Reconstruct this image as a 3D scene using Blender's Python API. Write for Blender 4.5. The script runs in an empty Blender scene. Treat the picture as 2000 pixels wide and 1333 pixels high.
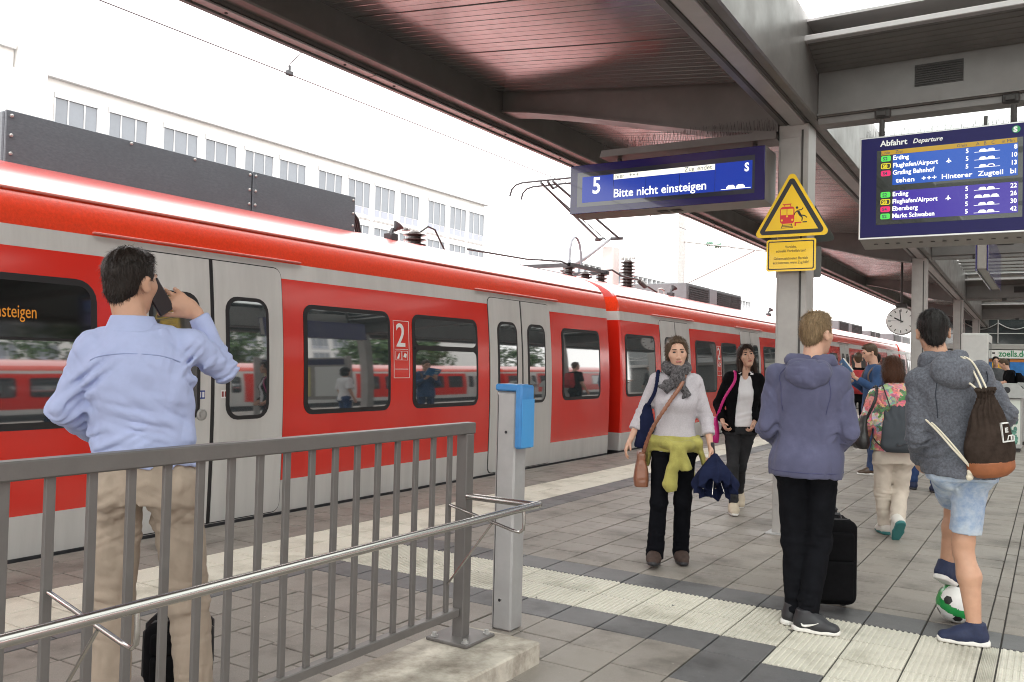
import bpy, math, random
import numpy as np
from mathutils import Vector, Matrix
S = bpy.context.scene
COL = S.collection
R = math.radians
rng = random.Random(7)
# ---------------------------------------------------------------- camera, sky, sun, exposure
def make_camera():
    y, p, r = R(32.146), R(1.2406), R(1.432)
    fw = Vector((-math.sin(y)*math.cos(p), math.cos(y)*math.cos(p), math.sin(p)))
    rt = Vector((math.cos(y), math.sin(y), 0)); up = rt.cross(fw)
    rr = math.cos(r)*rt + math.sin(r)*up; uu = -math.sin(r)*rt + math.cos(r)*up
    m = Matrix(((rr.x, uu.x, -fw.x, 0), (rr.y, uu.y, -fw.y, 0), (rr.z, uu.z, -fw.z, 1.45), (0, 0, 0, 1)))
    cd = bpy.data.cameras.new('camera'); cd.sensor_width = 36; cd.lens = 36*1682.5/2000
    cd.clip_start = 0.05; cd.clip_end = 2000
    co = bpy.data.objects.new('camera', cd); co.matrix_world = m; COL.objects.link(co); S.camera = co
make_camera()
SUN_EL, SUN_AZ = R(52), R(150)
W = bpy.data.worlds.new("World"); S.world = W; W.use_nodes = True
wn = W.node_tree.nodes; wl = W.node_tree.links; wn.clear()
wo = wn.new('ShaderNodeOutputWorld'); sky = wn.new('ShaderNodeTexSky'); sky.sky_type = 'NISHITA'
sky.sun_disc = False; sky.sun_elevation = SUN_EL; sky.sun_rotation = SUN_AZ
b1 = wn.new('ShaderNodeBackground'); b1.inputs['Strength'].default_value = 0.10
b2 = wn.new('ShaderNodeBackground'); b2.inputs['Strength'].default_value = 2.6      # the closed white cloud layer
b2.inputs['Color'].default_value = (1.0, 0.985, 0.955, 1)
mx = wn.new('ShaderNodeMixShader'); mx.inputs[0].default_value = 0.88
wl.new(sky.outputs[0], b1.inputs['Color']); wl.new(b1.outputs[0], mx.inputs[1]); wl.new(b2.outputs[0], mx.inputs[2])
wl.new(mx.outputs[0], wo.inputs['Surface'])
sd = bpy.data.lights.new('sun', 'SUN'); sd.energy = 1.0; sd.angle = R(25); sd.color = (1, 0.97, 0.93)
so = bpy.data.objects.new('sun', sd); COL.objects.link(so)
sv = Vector((math.cos(SUN_EL)*math.sin(SUN_AZ), math.cos(SUN_EL)*math.cos(SUN_AZ), math.sin(SUN_EL)))
so.rotation_euler = sv.to_track_quat('Z', 'Y').to_euler(); so.location = (0, 0, 30)
S.view_settings.view_transform = 'Standard'; S.view_settings.look = 'None'
S.view_settings.exposure = 0.6; S.view_settings.gamma = 1.0
S.cycles.use_denoising = True; S.cycles.filter_width = 1.05
S.cycles.max_bounces = 8; S.cycles.transparent_max_bounces = 12
S.cycles.sample_clamp_indirect = 6
# ---------------------------------------------------------------- materials
_mats = {}
def M(name, col, rough=0.5, metal=0.0, var=0.0, vscale=8.0, bump=0.0, bscale=60.0, coat=0.0, ior=1.5, emit=0.0, stain=0.0,
      sscale=1.5, stain_col=None, rvar=0.0, stretch=None, coat_rough=0.05, sheen=0.0, spec=0.5, coat_ior=1.5):
    if name in _mats: return _mats[name]
    m = bpy.data.materials.new(name); m.use_nodes = True; _mats[name] = m
    nt = m.node_tree; N = nt.nodes; L = nt.links; b = N['Principled BSDF']
    c = tuple(col)+(1,)
    b.inputs['Base Color'].default_value = c; b.inputs['Roughness'].default_value = rough
    b.inputs['Metallic'].default_value = metal; b.inputs['IOR'].default_value = ior
    if coat: b.inputs['Coat IOR'].default_value = coat_ior
    if coat: b.inputs['Coat Weight'].default_value = coat; b.inputs['Coat Roughness'].default_value = coat_rough
    b.inputs['Specular IOR Level'].default_value = spec
    if sheen: b.inputs['Sheen Weight'].default_value = sheen; b.inputs['Sheen Roughness'].default_value = 0.5
    if emit: b.inputs['Emission Color'].default_value = c; b.inputs['Emission Strength'].default_value = emit
    if var or bump or stain or rvar:
        tc = N.new('ShaderNodeTexCoord'); src = tc.outputs['Object']
        if stretch:
            mp = N.new('ShaderNodeMapping'); mp.inputs['Scale'].default_value = stretch; L.new(src, mp.inputs['Vector']); src = mp.outputs['Vector']
        last = None
        def noise(sc, det=5, ro=0.6):
            n = N.new('ShaderNodeTexNoise'); n.inputs['Scale'].default_value = sc; n.inputs['Detail'].default_value = det
            n.inputs['Roughness'].default_value = ro; L.new(src, n.inputs['Vector']); return n.outputs['Fac']
        def mixc(f, a, bb, lo=0.3, hi=0.7):
            mr = N.new('ShaderNodeMapRange'); mr.inputs['From Min'].default_value = lo; mr.inputs['From Max'].default_value = hi
            L.new(f, mr.inputs['Value'])
            x = N.new('ShaderNodeMix'); x.data_type = 'RGBA'; L.new(mr.outputs[0], x.inputs['Factor'])
            for sock, v in ((x.inputs[6], a), (x.inputs[7], bb)):
                if isinstance(v, tuple): sock.default_value = v
                else: L.new(v, sock)
            return x.outputs[2]
        if var:
            a = tuple(max(0, v*(1-var)) for v in col)+(1,); d = tuple(min(1, v*(1+var)) for v in col)+(1,)
            last = mixc(noise(vscale), a, d)
        if stain:
            sc = stain_col or tuple(v*(1-stain) for v in col)
            last = mixc(noise(sscale, 7, 0.65), tuple(sc)+(1,), last if last is not None else c, 0.35, 0.62)
        if last is not None: L.new(last, b.inputs['Base Color'])
        if rvar:
            mr = N.new('ShaderNodeMapRange'); mr.inputs['From Min'].default_value = 0.3; mr.inputs['From Max'].default_value = 0.7
            mr.inputs['To Min'].default_value = max(0, rough-rvar); mr.inputs['To Max'].default_value = min(1, rough+rvar)
            L.new(noise(vscale*0.7+1), mr.inputs['Value']); L.new(mr.outputs[0], b.inputs['Roughness'])
        if bump:
            bn = N.new('ShaderNodeBump'); bn.inputs['Strength'].default_value = 1.0; bn.inputs['Distance'].default_value = bump
            L.new(noise(bscale, 3), bn.inputs['Height']); L.new(bn.outputs[0], b.inputs['Normal'])
    return m
def emit_mat(name, col, s):
    if name in _mats: return _mats[name]
    m = bpy.data.materials.new(name); m.use_nodes = True; _mats[name] = m
    b = m.node_tree.nodes['Principled BSDF']; b.inputs['Base Color'].default_value = (0.01, 0.01, 0.01, 1)
    b.inputs['Emission Color'].default_value = tuple(col)+(1,); b.inputs['Emission Strength'].default_value = s
    b.inputs['Roughness'].default_value = 0.15
    return m
# ---------------------------------------------------------------- mesh builder
class MB:
    def __init__(s, skew=0): s.v = []; s.f = []; s.mi = []; s.m = 0; s.skew = skew
    def add(s, vs, fs, m=None):
        o = len(s.v); s.v += [tuple(v) for v in vs]; s.f += [tuple(i+o for i in f) for f in fs]; s.mi += [s.m if m is None else m]*len(fs)
        return s
    def box(s, x0, y0, z0, x1, y1, z1, b=0.0, m=None, T=None):
        if x0 > x1: x0, x1 = x1, x0
        if y0 > y1: y0, y1 = y1, y0
        if z0 > z1: z0, z1 = z1, z0
        if b <= 0:
            vs = [(x, y, z) for x in (x0, x1) for y in (y0, y1) for z in (z0, z1)]
            fs = [(0,1,3,2), (4,6,7,5), (0,4,5,1), (2,3,7,6), (0,2,6,4), (1,5,7,3)]
        else:
            b = min(b, (x1-x0)*.49, (y1-y0)*.49, (z1-z0)*.49)
            lo = (x0, y0, z0); hi = (x1, y1, z1); vs = []; idx = {}
            for sx in (0, 1):
                for sy in (0, 1):
                    for sz in (0, 1):
                        sg = (sx, sy, sz)
                        for ax in range(3):
                            p = []
                            for k in range(3):
                                e = hi[k] if sg[k] else lo[k]
                                if k != ax: e += -b if sg[k] else b
                                p.append(e)
                            idx[(sx, sy, sz, ax)] = len(vs); vs.append(tuple(p))
            fs = []
            for ax in range(3):
                o1, o2 = (ax+1) % 3, (ax+2) % 3
                for sd_ in (0, 1):
                    q = []
                    for a1, a2 in ((0,0), (1,0), (1,1), (0,1)):
                        sg = [0,0,0]; sg[ax] = sd_; sg[o1] = a1; sg[o2] = a2; q.append(idx[(*sg, ax)])
                    fs.append(tuple(q) if sd_ else tuple(q[::-1]))
                for a1 in (0, 1):
                    for a2 in (0, 1):
                        g0 = [0,0,0]; g1 = [0,0,0]; g0[o1] = g1[o1] = a1; g0[o2] = g1[o2] = a2; g1[ax] = 1
                        q = (idx[(*g0, o1)], idx[(*g0, o2)], idx[(*g1, o2)], idx[(*g1, o1)])
                        fs.append(q[::-1] if a1 == a2 else q)
            for sx in (0, 1):
                for sy in (0, 1):
                    for sz in (0, 1):
                        q = tuple(idx[(sx, sy, sz, a)] for a in range(3))
                        fs.append(q if (sx+sy+sz) % 2 else q[::-1])
        if T is not None: vs = [tuple(T @ Vector(v)) for v in vs]
        return s.add(vs, fs, m)
    def tube(s, pts, r, n=10, m=None, closed=False, cap=True):
        P = [Vector(p) for p in pts]; k = len(P); rs = r if isinstance(r, (list, tuple)) else [r]*k
        vs = []; u = None
        for i in range(k):
            if closed: t = P[(i+1) % k]-P[i-1]
            else: t = P[min(i+1, k-1)]-P[max(i-1, 0)]
            t = t.normalized() if t.length > 1e-9 else Vector((0, 0, 1))
            if u is None: u = t.orthogonal().normalized()
            else:
                u = u-t*u.dot(t); u = u.normalized() if u.length > 1e-6 else t.orthogonal().normalized()
            w = t.cross(u)
            for j in range(n):
                a = 2*math.pi*j/n; vs.append(P[i]+(u*math.cos(a)+w*math.sin(a))*rs[i])
        fs = []
        for i in range(k if closed else k-1):
            i2 = (i+1) % k
            for j in range(n):
                fs.append((i*n+j, i*n+(j+1) % n, i2*n+(j+1) % n, i2*n+j))
        if cap and not closed:
            fs.append(tuple(range(n))[::-1]); fs.append(tuple((k-1)*n+j for j in range(n)))
        return s.add(vs, fs, m)
    def prism(s, poly, axis, a, b, m=None):
        # poly: 2D points; extruded along axis from a to b ('x': (y,z), 'y': (x,z), 'z': (x,y))
        n = len(poly)
        def P(p, t): return {'x': (t, p[0], p[1]), 'y': (p[0], t, p[1]), 'z': (p[0], p[1], t)}[axis]
        vs = [P(p, a) for p in poly]+[P(p, b) for p in poly]
        fs = [tuple(range(n)), tuple(range(2*n-1, n-1, -1))]+[(i, i+n, (i+1) % n+n, (i+1) % n) for i in range(n)]
        return s.add(vs, fs, m)
    def lathe(s, prof, c, n=20, m=None, axis='z'):
        vs = []; fs = []
        for r, h in prof:
            for j in range(n):
                a = 2*math.pi*j/n; x, y = r*math.cos(a), r*math.sin(a)
                vs.append({'z': (c[0]+x, c[1]+y, c[2]+h), 'y': (c[0]+x, c[1]+h, c[2]+y), 'x': (c[0]+h, c[1]+x, c[2]+y)}[axis])
        k = len(prof)
        for i in range(k-1):
            for j in range(n): fs.append((i*n+j, i*n+(j+1) % n, (i+1)*n+(j+1) % n, (i+1)*n+j))
        fs.append(tuple(range(n))[::-1]); fs.append(tuple((k-1)*n+j for j in range(n)))
        return s.add(vs, fs, m)
    def build(s, name, mats, parent=None, smooth=False, fix=True, loc=None):
        if s.skew: s.v = [(v[0]-0.022*(v[1]-7.6), v[1], v[2]) for v in s.v]      # the column row runs slightly out of line with the track
        me = bpy.data.meshes.new(name); me.from_pydata(s.v, [], s.f)
        mats = mats if isinstance(mats, (list, tuple)) else [mats]
        for m in mats: me.materials.append(m)
        if len(mats) > 1: me.polygons.foreach_set('material_index', s.mi)
        if fix:
            import bmesh
            bm = bmesh.new(); bm.from_mesh(me); bmesh.ops.recalc_face_normals(bm, faces=bm.faces); bm.to_mesh(me); bm.free()
        if smooth: smooth_by_angle(me, smooth if smooth is not True else 40)
        return link(name, me, parent, loc)
def smooth_by_angle(me, deg):
    me.polygons.foreach_set('use_smooth', [True]*len(me.polygons))
    try: me.set_sharp_from_angle(angle=R(deg))
    except Exception: pass
def link(name, me, parent=None, loc=None):
    o = bpy.data.objects.new(name, me); COL.objects.link(o)
    if parent is not None: o.parent = parent
    if loc is not None: o.location = loc
    return o
def tag(o, label=None, cat=None, group=None, kind=None):
    if label: o['label'] = label
    if cat: o['category'] = cat
    if group: o['group'] = group
    if kind: o['kind'] = kind
    return o
def thing(name, label, cat, loc=(0, 0, 0), rz=0.0, group=None):
    o = bpy.data.objects.new(name, None); COL.objects.link(o); o.location = loc; o.rotation_euler = (0, 0, rz); o.empty_display_size = 0.2
    return tag(o, label, cat, group)
def dup(root, loc=None, rz=None, label=None, group=None):
    def cp(o, p):
        c = o.copy(); COL.objects.link(c)
        if p is not None: c.parent = p
        for ch in o.children: cp(ch, c)
        return c
    r = cp(root, None)
    if loc is not None: r.location = loc
    if rz is not None: r.rotation_euler = (0, 0, rz)
    if label: r['label'] = label
    if group: r['group'] = group
    return r
def text(name, body, size, mat, parent, loc, rot=(R(90), 0, 0), ext=0.001, align='LEFT', bold=0.0, sx=1.0, shear=0.0):
    c = bpy.data.curves.new(name, 'FONT'); c.body = body; c.size = size; c.extrude = ext; c.align_x = align; c.offset = bold; c.shear = shear
    c.resolution_u = 3
    t = bpy.data.objects.new(name, c); COL.objects.link(t)
    dg = bpy.context.evaluated_depsgraph_get(); me = bpy.data.meshes.new_from_object(t.evaluated_get(dg)); me.name = name
    bpy.data.objects.remove(t); bpy.data.curves.remove(c)
    me.materials.clear(); me.materials.append(mat)
    if sx != 1.0:
        for v in me.vertices: v.co.x *= sx
    o = link(name, me, parent, loc); o.rotation_euler = rot
    return o
# ---------------------------------------------------------------- setting: ground, platform, tracks
MG = dict(
 red=M('train_red', (0.68, 0.022, 0.010), 0.26, var=0.035, vscale=2.2, coat=0.6, coat_rough=0.10, stretch=(1, 1, .05)),
 roofred=M('train_roof_red', (0.74, 0.045, 0.008), 0.32, var=0.12, vscale=40, coat=1.0, coat_rough=0.10, bump=0.0016, bscale=120),
 roofwet=M('train_roof_wet_red', (0.62, 0.04, 0.03), 0.35, var=0.25, vscale=55, coat=1.0, coat_rough=0.28, coat_ior=3.3, bump=0.0012, bscale=120),
 tgrey=M('train_light_grey', (0.60, 0.60, 0.58), 0.35, var=0.06, vscale=2.0, coat=0.3, coat_rough=0.15, stain=0.13, sscale=4.5, stretch=(1, 1, .12)),
 black=M('black_rubber', (0.012, 0.012, 0.014), 0.5),
 glass=M('tinted_window_glass', (0.035, 0.045, 0.05), 0.03, ior=3.0, bump=0.0002, bscale=1.5),
 steel=M('brushed_steel', (0.55, 0.54, 0.52), 0.24, 1.0),
 dkmetal=M('dark_metal', (0.06, 0.06, 0.065), 0.5, 0.4, var=0.3),
 white=M('white_marking', (0.82, 0.82, 0.80), 0.5),
 galv=M('galvanised', (0.42, 0.42, 0.41), 0.5, 0.5, var=0.12, vscale=14),
)
g = MB(); g.add([(-900, -900, -1.25), (900, -900, -1.25), (900, 1500, -1.25), (-900, 1500, -1.25)], [(0, 1, 2, 3)])
tag(g.build('ground', M('track_ballast', (0.17, 0.155, 0.14), 0.95, var=0.35, vscale=6, stain=0.3, sscale=0.4)), kind='structure')
pf = MB(); pf.box(-5.90, -14, -1.24, 7.9, 75, -0.012)
PLAT = tag(pf.build('platform', M('joint_grit', (0.05, 0.046, 0.042), 0.95, var=0.3, vscale=40)), kind='structure')
def paver_mesh(w, l, kind):
    b = MB(); x, y, h = w/2-0.0042, l/2-0.0042, 0.02
    if kind != 'ribbed':
        c = 0.003
        vs = [(-x,-y,-h),(x,-y,-h),(x,y,-h),(-x,y,-h),(-x,-y,-c),(x,-y,-c),(x,y,-c),(-x,y,-c),(-x+c,-y+c,0),(x-c,-y+c,0),(x-c,y-c,0),(-x+c,y-c,0)]
        b.add(vs, [(0,1,5,4),(1,2,6,5),(2,3,7,6),(3,0,4,7),(4,5,9,8),(5,6,10,9),(6,7,11,10),(7,4,8,11),(8,9,10,11)])
    else:
        n = 10; p = 2*x/n; prof = [(-x, -h), (-x, -0.005)]
        for i in range(n):
            a = -x+i*p; prof += [(a+p*.22, -0.005), (a+p*.34, 0.0), (a+p*.76, 0.0), (a+p*.88, -0.005)]
        prof += [(x, -0.005), (x, -h)]
        k = len(prof); vs = [(q[0], -y, q[1]) for q in prof]+[(q[0], y, q[1]) for q in prof]
        b.add(vs, [(i, i+1, i+1+k, i+k) for i in range(k-1)]+[tuple(range(k))[::-1], tuple(range(k, 2*k))])
    return b
PM = {}
def paver_mat(name, base, var):
    # one stone colour; every paver gets its own small shift from its position, plus wear and grain
    m = bpy.data.materials.new(name); m.use_nodes = True; nt = m.node_tree; N = nt.nodes; L = nt.links; b = N['Principled BSDF']
    geo = N.new('ShaderNodeNewGeometry')
    def nz(sc, det, src=geo.outputs['Position']):
        n = N.new('ShaderNodeTexNoise'); n.inputs['Scale'].default_value = sc; n.inputs['Detail'].default_value = det; n.inputs['Roughness'].default_value = 0.65
        L.new(src, n.inputs['Vector']); return n.outputs['Fac']
    def rgb(f, a, c, lo, hi):
        r = N.new('ShaderNodeMapRange'); r.inputs['From Min'].default_value = lo; r.inputs['From Max'].default_value = hi; L.new(f, r.inputs['Value'])
        x = N.new('ShaderNodeMix'); x.data_type = 'RGBA'; L.new(r.outputs[0], x.inputs['Factor'])
        for sck, v in ((x.inputs[6], a), (x.inputs[7], c)):
            if isinstance(v, tuple): sck.default_value = v+(1,)
            else: L.new(v, sck)
        return x.outputs[2]
    isl = N.new('ShaderNodeAttribute'); isl.attribute_name = 'tone'; isl.attribute_type = 'GEOMETRY'
    oi = N.new('ShaderNodeObjectInfo')
    addn = N.new('ShaderNodeMath'); addn.operation = 'ADD'; L.new(isl.outputs['Fac'], addn.inputs[0]); L.new(oi.outputs['Random'], addn.inputs[1])
    fr = N.new('ShaderNodeMath'); fr.operation = 'FRACT'; L.new(addn.outputs[0], fr.inputs[0])
    lo = tuple(v*(1-var) for v in base); hi = tuple(v*(1+var) for v in base)
    c1 = rgb(fr.outputs[0], lo, hi, 0, 1)
    grain = rgb(nz(220, 4), tuple(v*0.66 for v in base), tuple(min(1, v*1.34) for v in base), 0.34, 0.66)
    mixa = N.new('ShaderNodeMix'); mixa.data_type = 'RGBA'; mixa.inputs['Factor'].default_value = 0.45; L.new(c1, mixa.inputs[6]); L.new(grain, mixa.inputs[7])
    dirt = rgb(nz(2.3, 8), tuple(v*0.62 for v in base), (1, 1, 1), 0.28, 0.5)
    mu = N.new('ShaderNodeMix'); mu.data_type = 'RGBA'; mu.blend_type = 'MULTIPLY'; mu.inputs['Factor'].default_value = 0.65; L.new(mixa.outputs[2], mu.inputs[6]); L.new(dirt, mu.inputs[7])
    spots = rgb(nz(38, 2), (1.0, 1.0, 1.0), (0, 0, 0), 0.71, 0.74)
    sp = N.new('ShaderNodeMix'); sp.data_type = 'RGBA'; L.new(mu.outputs[2], sp.inputs[7]); L.new(spots, sp.inputs['Factor']); sp.inputs[6].default_value = tuple(min(1, v*1.6+0.05) for v in base)+(1,)
    vo = N.new('ShaderNodeTexVoronoi'); vo.inputs['Scale'].default_value = 4.2; L.new(geo.outputs['Position'], vo.inputs['Vector'])      # trodden gum and small spots
    sc_ = N.new('ShaderNodeSeparateColor'); L.new(vo.outputs['Color'], sc_.inputs[0])
    lim = N.new('ShaderNodeMapRange'); lim.inputs['From Min'].default_value = 0.45; lim.inputs['From Max'].default_value = 1.0; lim.inputs['To Min'].default_value = 0.0; lim.inputs['To Max'].default_value = 0.075; L.new(sc_.outputs[0], lim.inputs['Value'])
    lt = N.new('ShaderNodeMath'); lt.operation = 'LESS_THAN'; L.new(vo.outputs['Distance'], lt.inputs[0]); L.new(lim.outputs[0], lt.inputs[1])
    gum = N.new('ShaderNodeMix'); gum.data_type = 'RGBA'; L.new(lt.outputs[0], gum.inputs['Factor']); L.new(sp.outputs[2], gum.inputs[6]); gum.inputs[7].default_value = (0.17, 0.16, 0.15, 1) if base[0] > 0.2 else (0.2, 0.195, 0.19, 1)
    L.new(gum.outputs[2], b.inputs['Base Color'])
    rr = N.new('ShaderNodeMapRange'); rr.inputs['From Min'].default_value = 0.3; rr.inputs['From Max'].default_value = 0.7; rr.inputs['To Min'].default_value = 0.38; rr.inputs['To Max'].default_value = 0.72
    L.new(nz(1.1, 6), rr.inputs['Value']); L.new(rr.outputs[0], b.inputs['Roughness'])
    bp = N.new('ShaderNodeBump'); bp.inputs['Distance'].default_value = 0.0012; L.new(nz(160, 4), bp.inputs['Height']); L.new(bp.outputs[0], b.inputs['Normal'])
    return m
PM['grey'] = paver_mat('grey_paver', (0.235, 0.212, 0.187), 0.13)
PM['dark'] = paver_mat('anthracite_paver', (0.112, 0.112, 0.115), 0.14)
PM['ribbed'] = paver_mat('ivory_ribbed_paver', (0.60, 0.575, 0.495), 0.10)
PM['ivory'] = paver_mat('ivory_paver', (0.64, 0.61, 0.52), 0.08)
def lay_pavers():
    cells = []; r = random.Random(3)
    def kind(x, y):
        if -5.1 < x < -4.5: return 'ivory'
        if -4.5 < x < -4.2 and y > 5.25 or (-4.5 < x < -4.2 and y < 4.55): return 'dark'
        if x > -4.5:
            if 4.57 < y < 5.25: return 'ribbed'
            if 5.25 < y < 5.55: return 'dark'
            if 4.27 < y < 4.57: return 'ribbed' if x > -1.2 else 'dark'
            if 3.97 < y < 4.27: return 'ribbed' if x > -0.9 else ('dark' if x > -1.5 else 'grey')
            if 3.4 < y < 3.97: return 'ribbed' if x > -0.6 else ('dark' if x > -1.2 else 'grey')
        return 'grey'
    cols = [(-5.9, -5.7)]+[(-5.7+0.3*i, -5.4+0.3*i) for i in range(18)]+[(-0.30, -0.22)]+[(-0.22+0.3*i, 0.08+0.3*i) for i in range(6)]
    fixed = [3.37, 3.67, 3.97, 4.27, 4.57, 4.91, 5.25, 5.55]
    for x0, x1 in cols:
        off = r.choice((0, 0.15))+r.uniform(-.02, .02)
        if -5.1 < (x0+x1)/2 < -4.5: off = 0
        ys = []
        y = 3.37-off
        while y > -3: ys.append(y); y -= 0.3
        ys = ys[::-1]
        if x0 > -1.3 and x1 < 1: ys += fixed[0:] if off == 0 else fixed
        elif x0 >= -4.55: ys += [3.67-off, 3.97-off, 4.27, 4.57, 4.91, 5.25, 5.55]
        else: ys += fixed
        y = 5.55+(0.3-off if off > 0.02 else 0.3)
        while y < 62: ys.append(y); y += 0.3 if y < 30 else 0.6
        for a, b in zip(ys[:-1], ys[1:]):
            if b-a < 0.06: continue
            cells.append((x0, x1, a, b, kind((x0+x1)/2, (a+b)/2)))
    cam = Vector((0, 0, 1.45)); ax = Vector((-math.sin(R(32.1)), math.cos(R(32.1)), 0)); rt = Vector((ax.y, -ax.x, 0))
    def rank(c):
        p = Vector(((c[0]+c[1])/2, (c[2]+c[3])/2, 0)); d = p-cam; z = d.dot(ax); h = d.dot(rt)
        if z < 3.3 or abs(h) > z*0.62: return -1
        return (c[1]-c[0])*(c[3]-c[2])*1.45/z**3
    rk = sorted(range(len(cells)), key=lambda i: -rank(cells[i]))
    top = set(i for i in rk[:288] if rank(cells[i]) > 0)
    cache = {}; rest = MB(); tone = []; names = ['grey', 'dark', 'ribbed', 'ivory']
    for i, (x0, x1, a, b, k) in enumerate(cells):
        z = r.uniform(-0.002, 0.0015); key = (round(x1-x0, 2), round(b-a, 2), k)
        if i in top:
            if key not in cache:
                bm_ = paver_mesh(x1-x0, b-a, k); me = bpy.data.meshes.new('paver'); me.from_pydata(bm_.v, [], bm_.f); me.materials.append(PM[k]); cache[key] = me
            o = link('paver', cache[key], PLAT, ((x0+x1)/2, (a+b)/2, z)); o.rotation_euler = (r.uniform(-.003, .003), r.uniform(-.003, .003), r.uniform(-.004, .004))
        else:
            bm_ = paver_mesh(x1-x0, b-a, k if (a < 9 and a > 2) else ('ivory' if k == 'ribbed' else k)); cx, cy = (x0+x1)/2, (a+b)/2
            rest.add([(v[0]+cx, v[1]+cy, v[2]+z) for v in bm_.v], bm_.f, names.index(k)); tone += [r.random()]*len(bm_.f)
    o = rest.build('paver_field', [PM[n] for n in names], PLAT, fix=False); o['kind'] = 'stuff'
    at = o.data.attributes.new('tone', 'FLOAT', 'FACE'); at.data.foreach_set('value', tone)
lay_pavers()
ed = MB(); ed.box(-5.93, -14, -0.30, -5.885, 75, -0.006, 0.004)
ed.build('edge_strip', M('edge_stone', (0.2, 0.19, 0.18), 0.8, var=0.2), PLAT)
fb = MB(); fb.add([(1.58, -14, 0.001), (7.89, -14, 0.001), (7.89, 75, 0.001), (1.58, 75, 0.001), (-5.88, -14, 0.001), (1.58, -3, 0.001), (1.58, -14, 0.001), (-5.88, -3.01, 0.001)], [(0, 1, 2, 3), (4, 6, 5, 7)])
fb.build('plain_paving', PM['grey'], PLAT)
for xr in (-6.78, -8.22):
    rl = MB(); rl.prism([(-.07, 0), (.07, 0), (.07, .01), (.012, .03), (.012, .11), (.036, .12), (.036, .15), (-.036, .15), (-.036, .12), (-.012, .11), (-.012, .03), (-.07, .01)], 'y', -30, 120)
    o = rl.build('rail', M('rail_steel', (0.2, 0.13, 0.09), 0.6, 0.6, var=0.3)); o.location = (xr, 0, -1.23); tag(o, kind='structure')
# ---------------------------------------------------------------- the train
TX = -6.0
def inset(z):
    return 0.045*(z-0.85)**2 if z > 0.85 else 0.02*(0.85-z)**2
def side(y, z, off=0.0): return (TX-inset(z)+off, y, z)
def rr_rows(y0, y1, z0, z1, r, step=0.09):
    zs = []
    k = 5
    r = min(r, (z1-z0)/2-1e-4, (y1-y0)/2-1e-4)
    if r > 0: zs += [z0+r-r*math.cos(i*math.pi/2/k) for i in range(k)]
    else: zs += [z0]
    n = max(1, int((z1-z0-2*r)/step)); zs += [z0+r+(z1-z0-2*r)*i/n for i in range(n+1)]
    if r > 0: zs += [z1-r+r*math.sin(i*math.pi/2/k) for i in range(1, k+1)]
    rows = []
    for z in zs:
        d = 0
        if r > 0 and z < z0+r: d = r-math.sqrt(max(0, r*r-(z0+r-z)**2))
        if r > 0 and z > z1-r: d = r-math.sqrt(max(0, r*r-(z-z1+r)**2))
        rows.append((z, y0+d, y1-d))
    return rows
def patch(b, y0, y1, z0, z1, r, off, m=None, depth=0.03):
    rows = rr_rows(y0, y1, z0, z1, r); vs = []; fs = []; n = len(rows)
    for z, a, c in rows: vs += [side(a, z, off), side(c, z, off)]
    for z, a, c in rows: vs += [side(a, z, off-depth), side(c, z, off-depth)]
    for i in range(n-1):
        fs.append((2*i, 2*i+1, 2*i+3, 2*i+2)); fs.append((2*i, 2*i+2, 2*n+2*i+2, 2*n+2*i)); fs.append((2*i+1, 2*n+2*i+1, 2*n+2*i+3, 2*i+3))
    fs.append((0, 2*n, 2*n+1, 1)); fs.append((2*n-2, 2*n-1, 4*n-1, 4*n-2))
    b.add(vs, fs, m)
ROOF = [(2.30, inset(2.30)), (2.40, 0.105), (2.48, 0.13), (2.56, 0.17), (2.65, 0.25), (2.74, 0.40), (2.82, 0.60), (2.885, 0.85), (2.93, 1.10), (2.95, 1.51)]
def car_body(y0, y1, parent):
    zs = [-0.55, -0.05, 0.0, 0.12, 0.29]+[0.29+i*(2.15-0.29)/12 for i in range(1, 13)]+[2.225, 2.30]
    pr = [(inset(max(z, 0)) if z > -0.2 else 0.12, z) for z in zs]+[(d, z) for z, d in ROOF[1:]]
    def mid(z0, z1):
        zc = (z0+z1)/2
        return 3 if zc < 0 else 1 if zc < 0.29 else 0 if zc < 2.15 else 1 if zc < 2.30 else 2 if zc < 2.58 else 4
    full = [(TX-d, z) for d, z in pr]+[(TX-3.02+d, z) for d, z in pr[::-1][1:]]
    n = len(full); ysn = [y0, y0+0.03]+[y0+0.03+(y1-y0-0.06)*i/6 for i in range(1, 6)]+[y1-0.03, y1]
    b = MB(); cx = TX-1.51
    vs = []
    for k, y in enumerate(ysn):
        sc = 0.985 if k in (0, len(ysn)-1) else 1.0
        vs += [(cx+(x-cx)*sc, y, z if z < 2.5 else z-(0.02 if sc < 1 else 0)) for x, z in full]
    fs = []; mm = []
    for k in range(len(ysn)-1):
        for i in range(n-1):
            fs.append((k*n+i, k*n+i+1, (k+1)*n+i+1, (k+1)*n+i)); mm.append(mid(full[i][1], full[i+1][1]))
    for k in (0, len(ysn)-1):
        for i in range((n-1)//2):
            fs.append((k*n+i, k*n+i+1, k*n+n-2-i, k*n+n-1-i)); mm.append(mid(full[i][1], full[i+1][1]))
    o = len(b.v); b.v += vs; b.f += fs; b.mi += mm
    return b.build('car_body', [MG['red'], MG['tgrey'], MG['roofred'], MG['dkmetal'], MG['roofwet']], parent, smooth=30)
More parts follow.
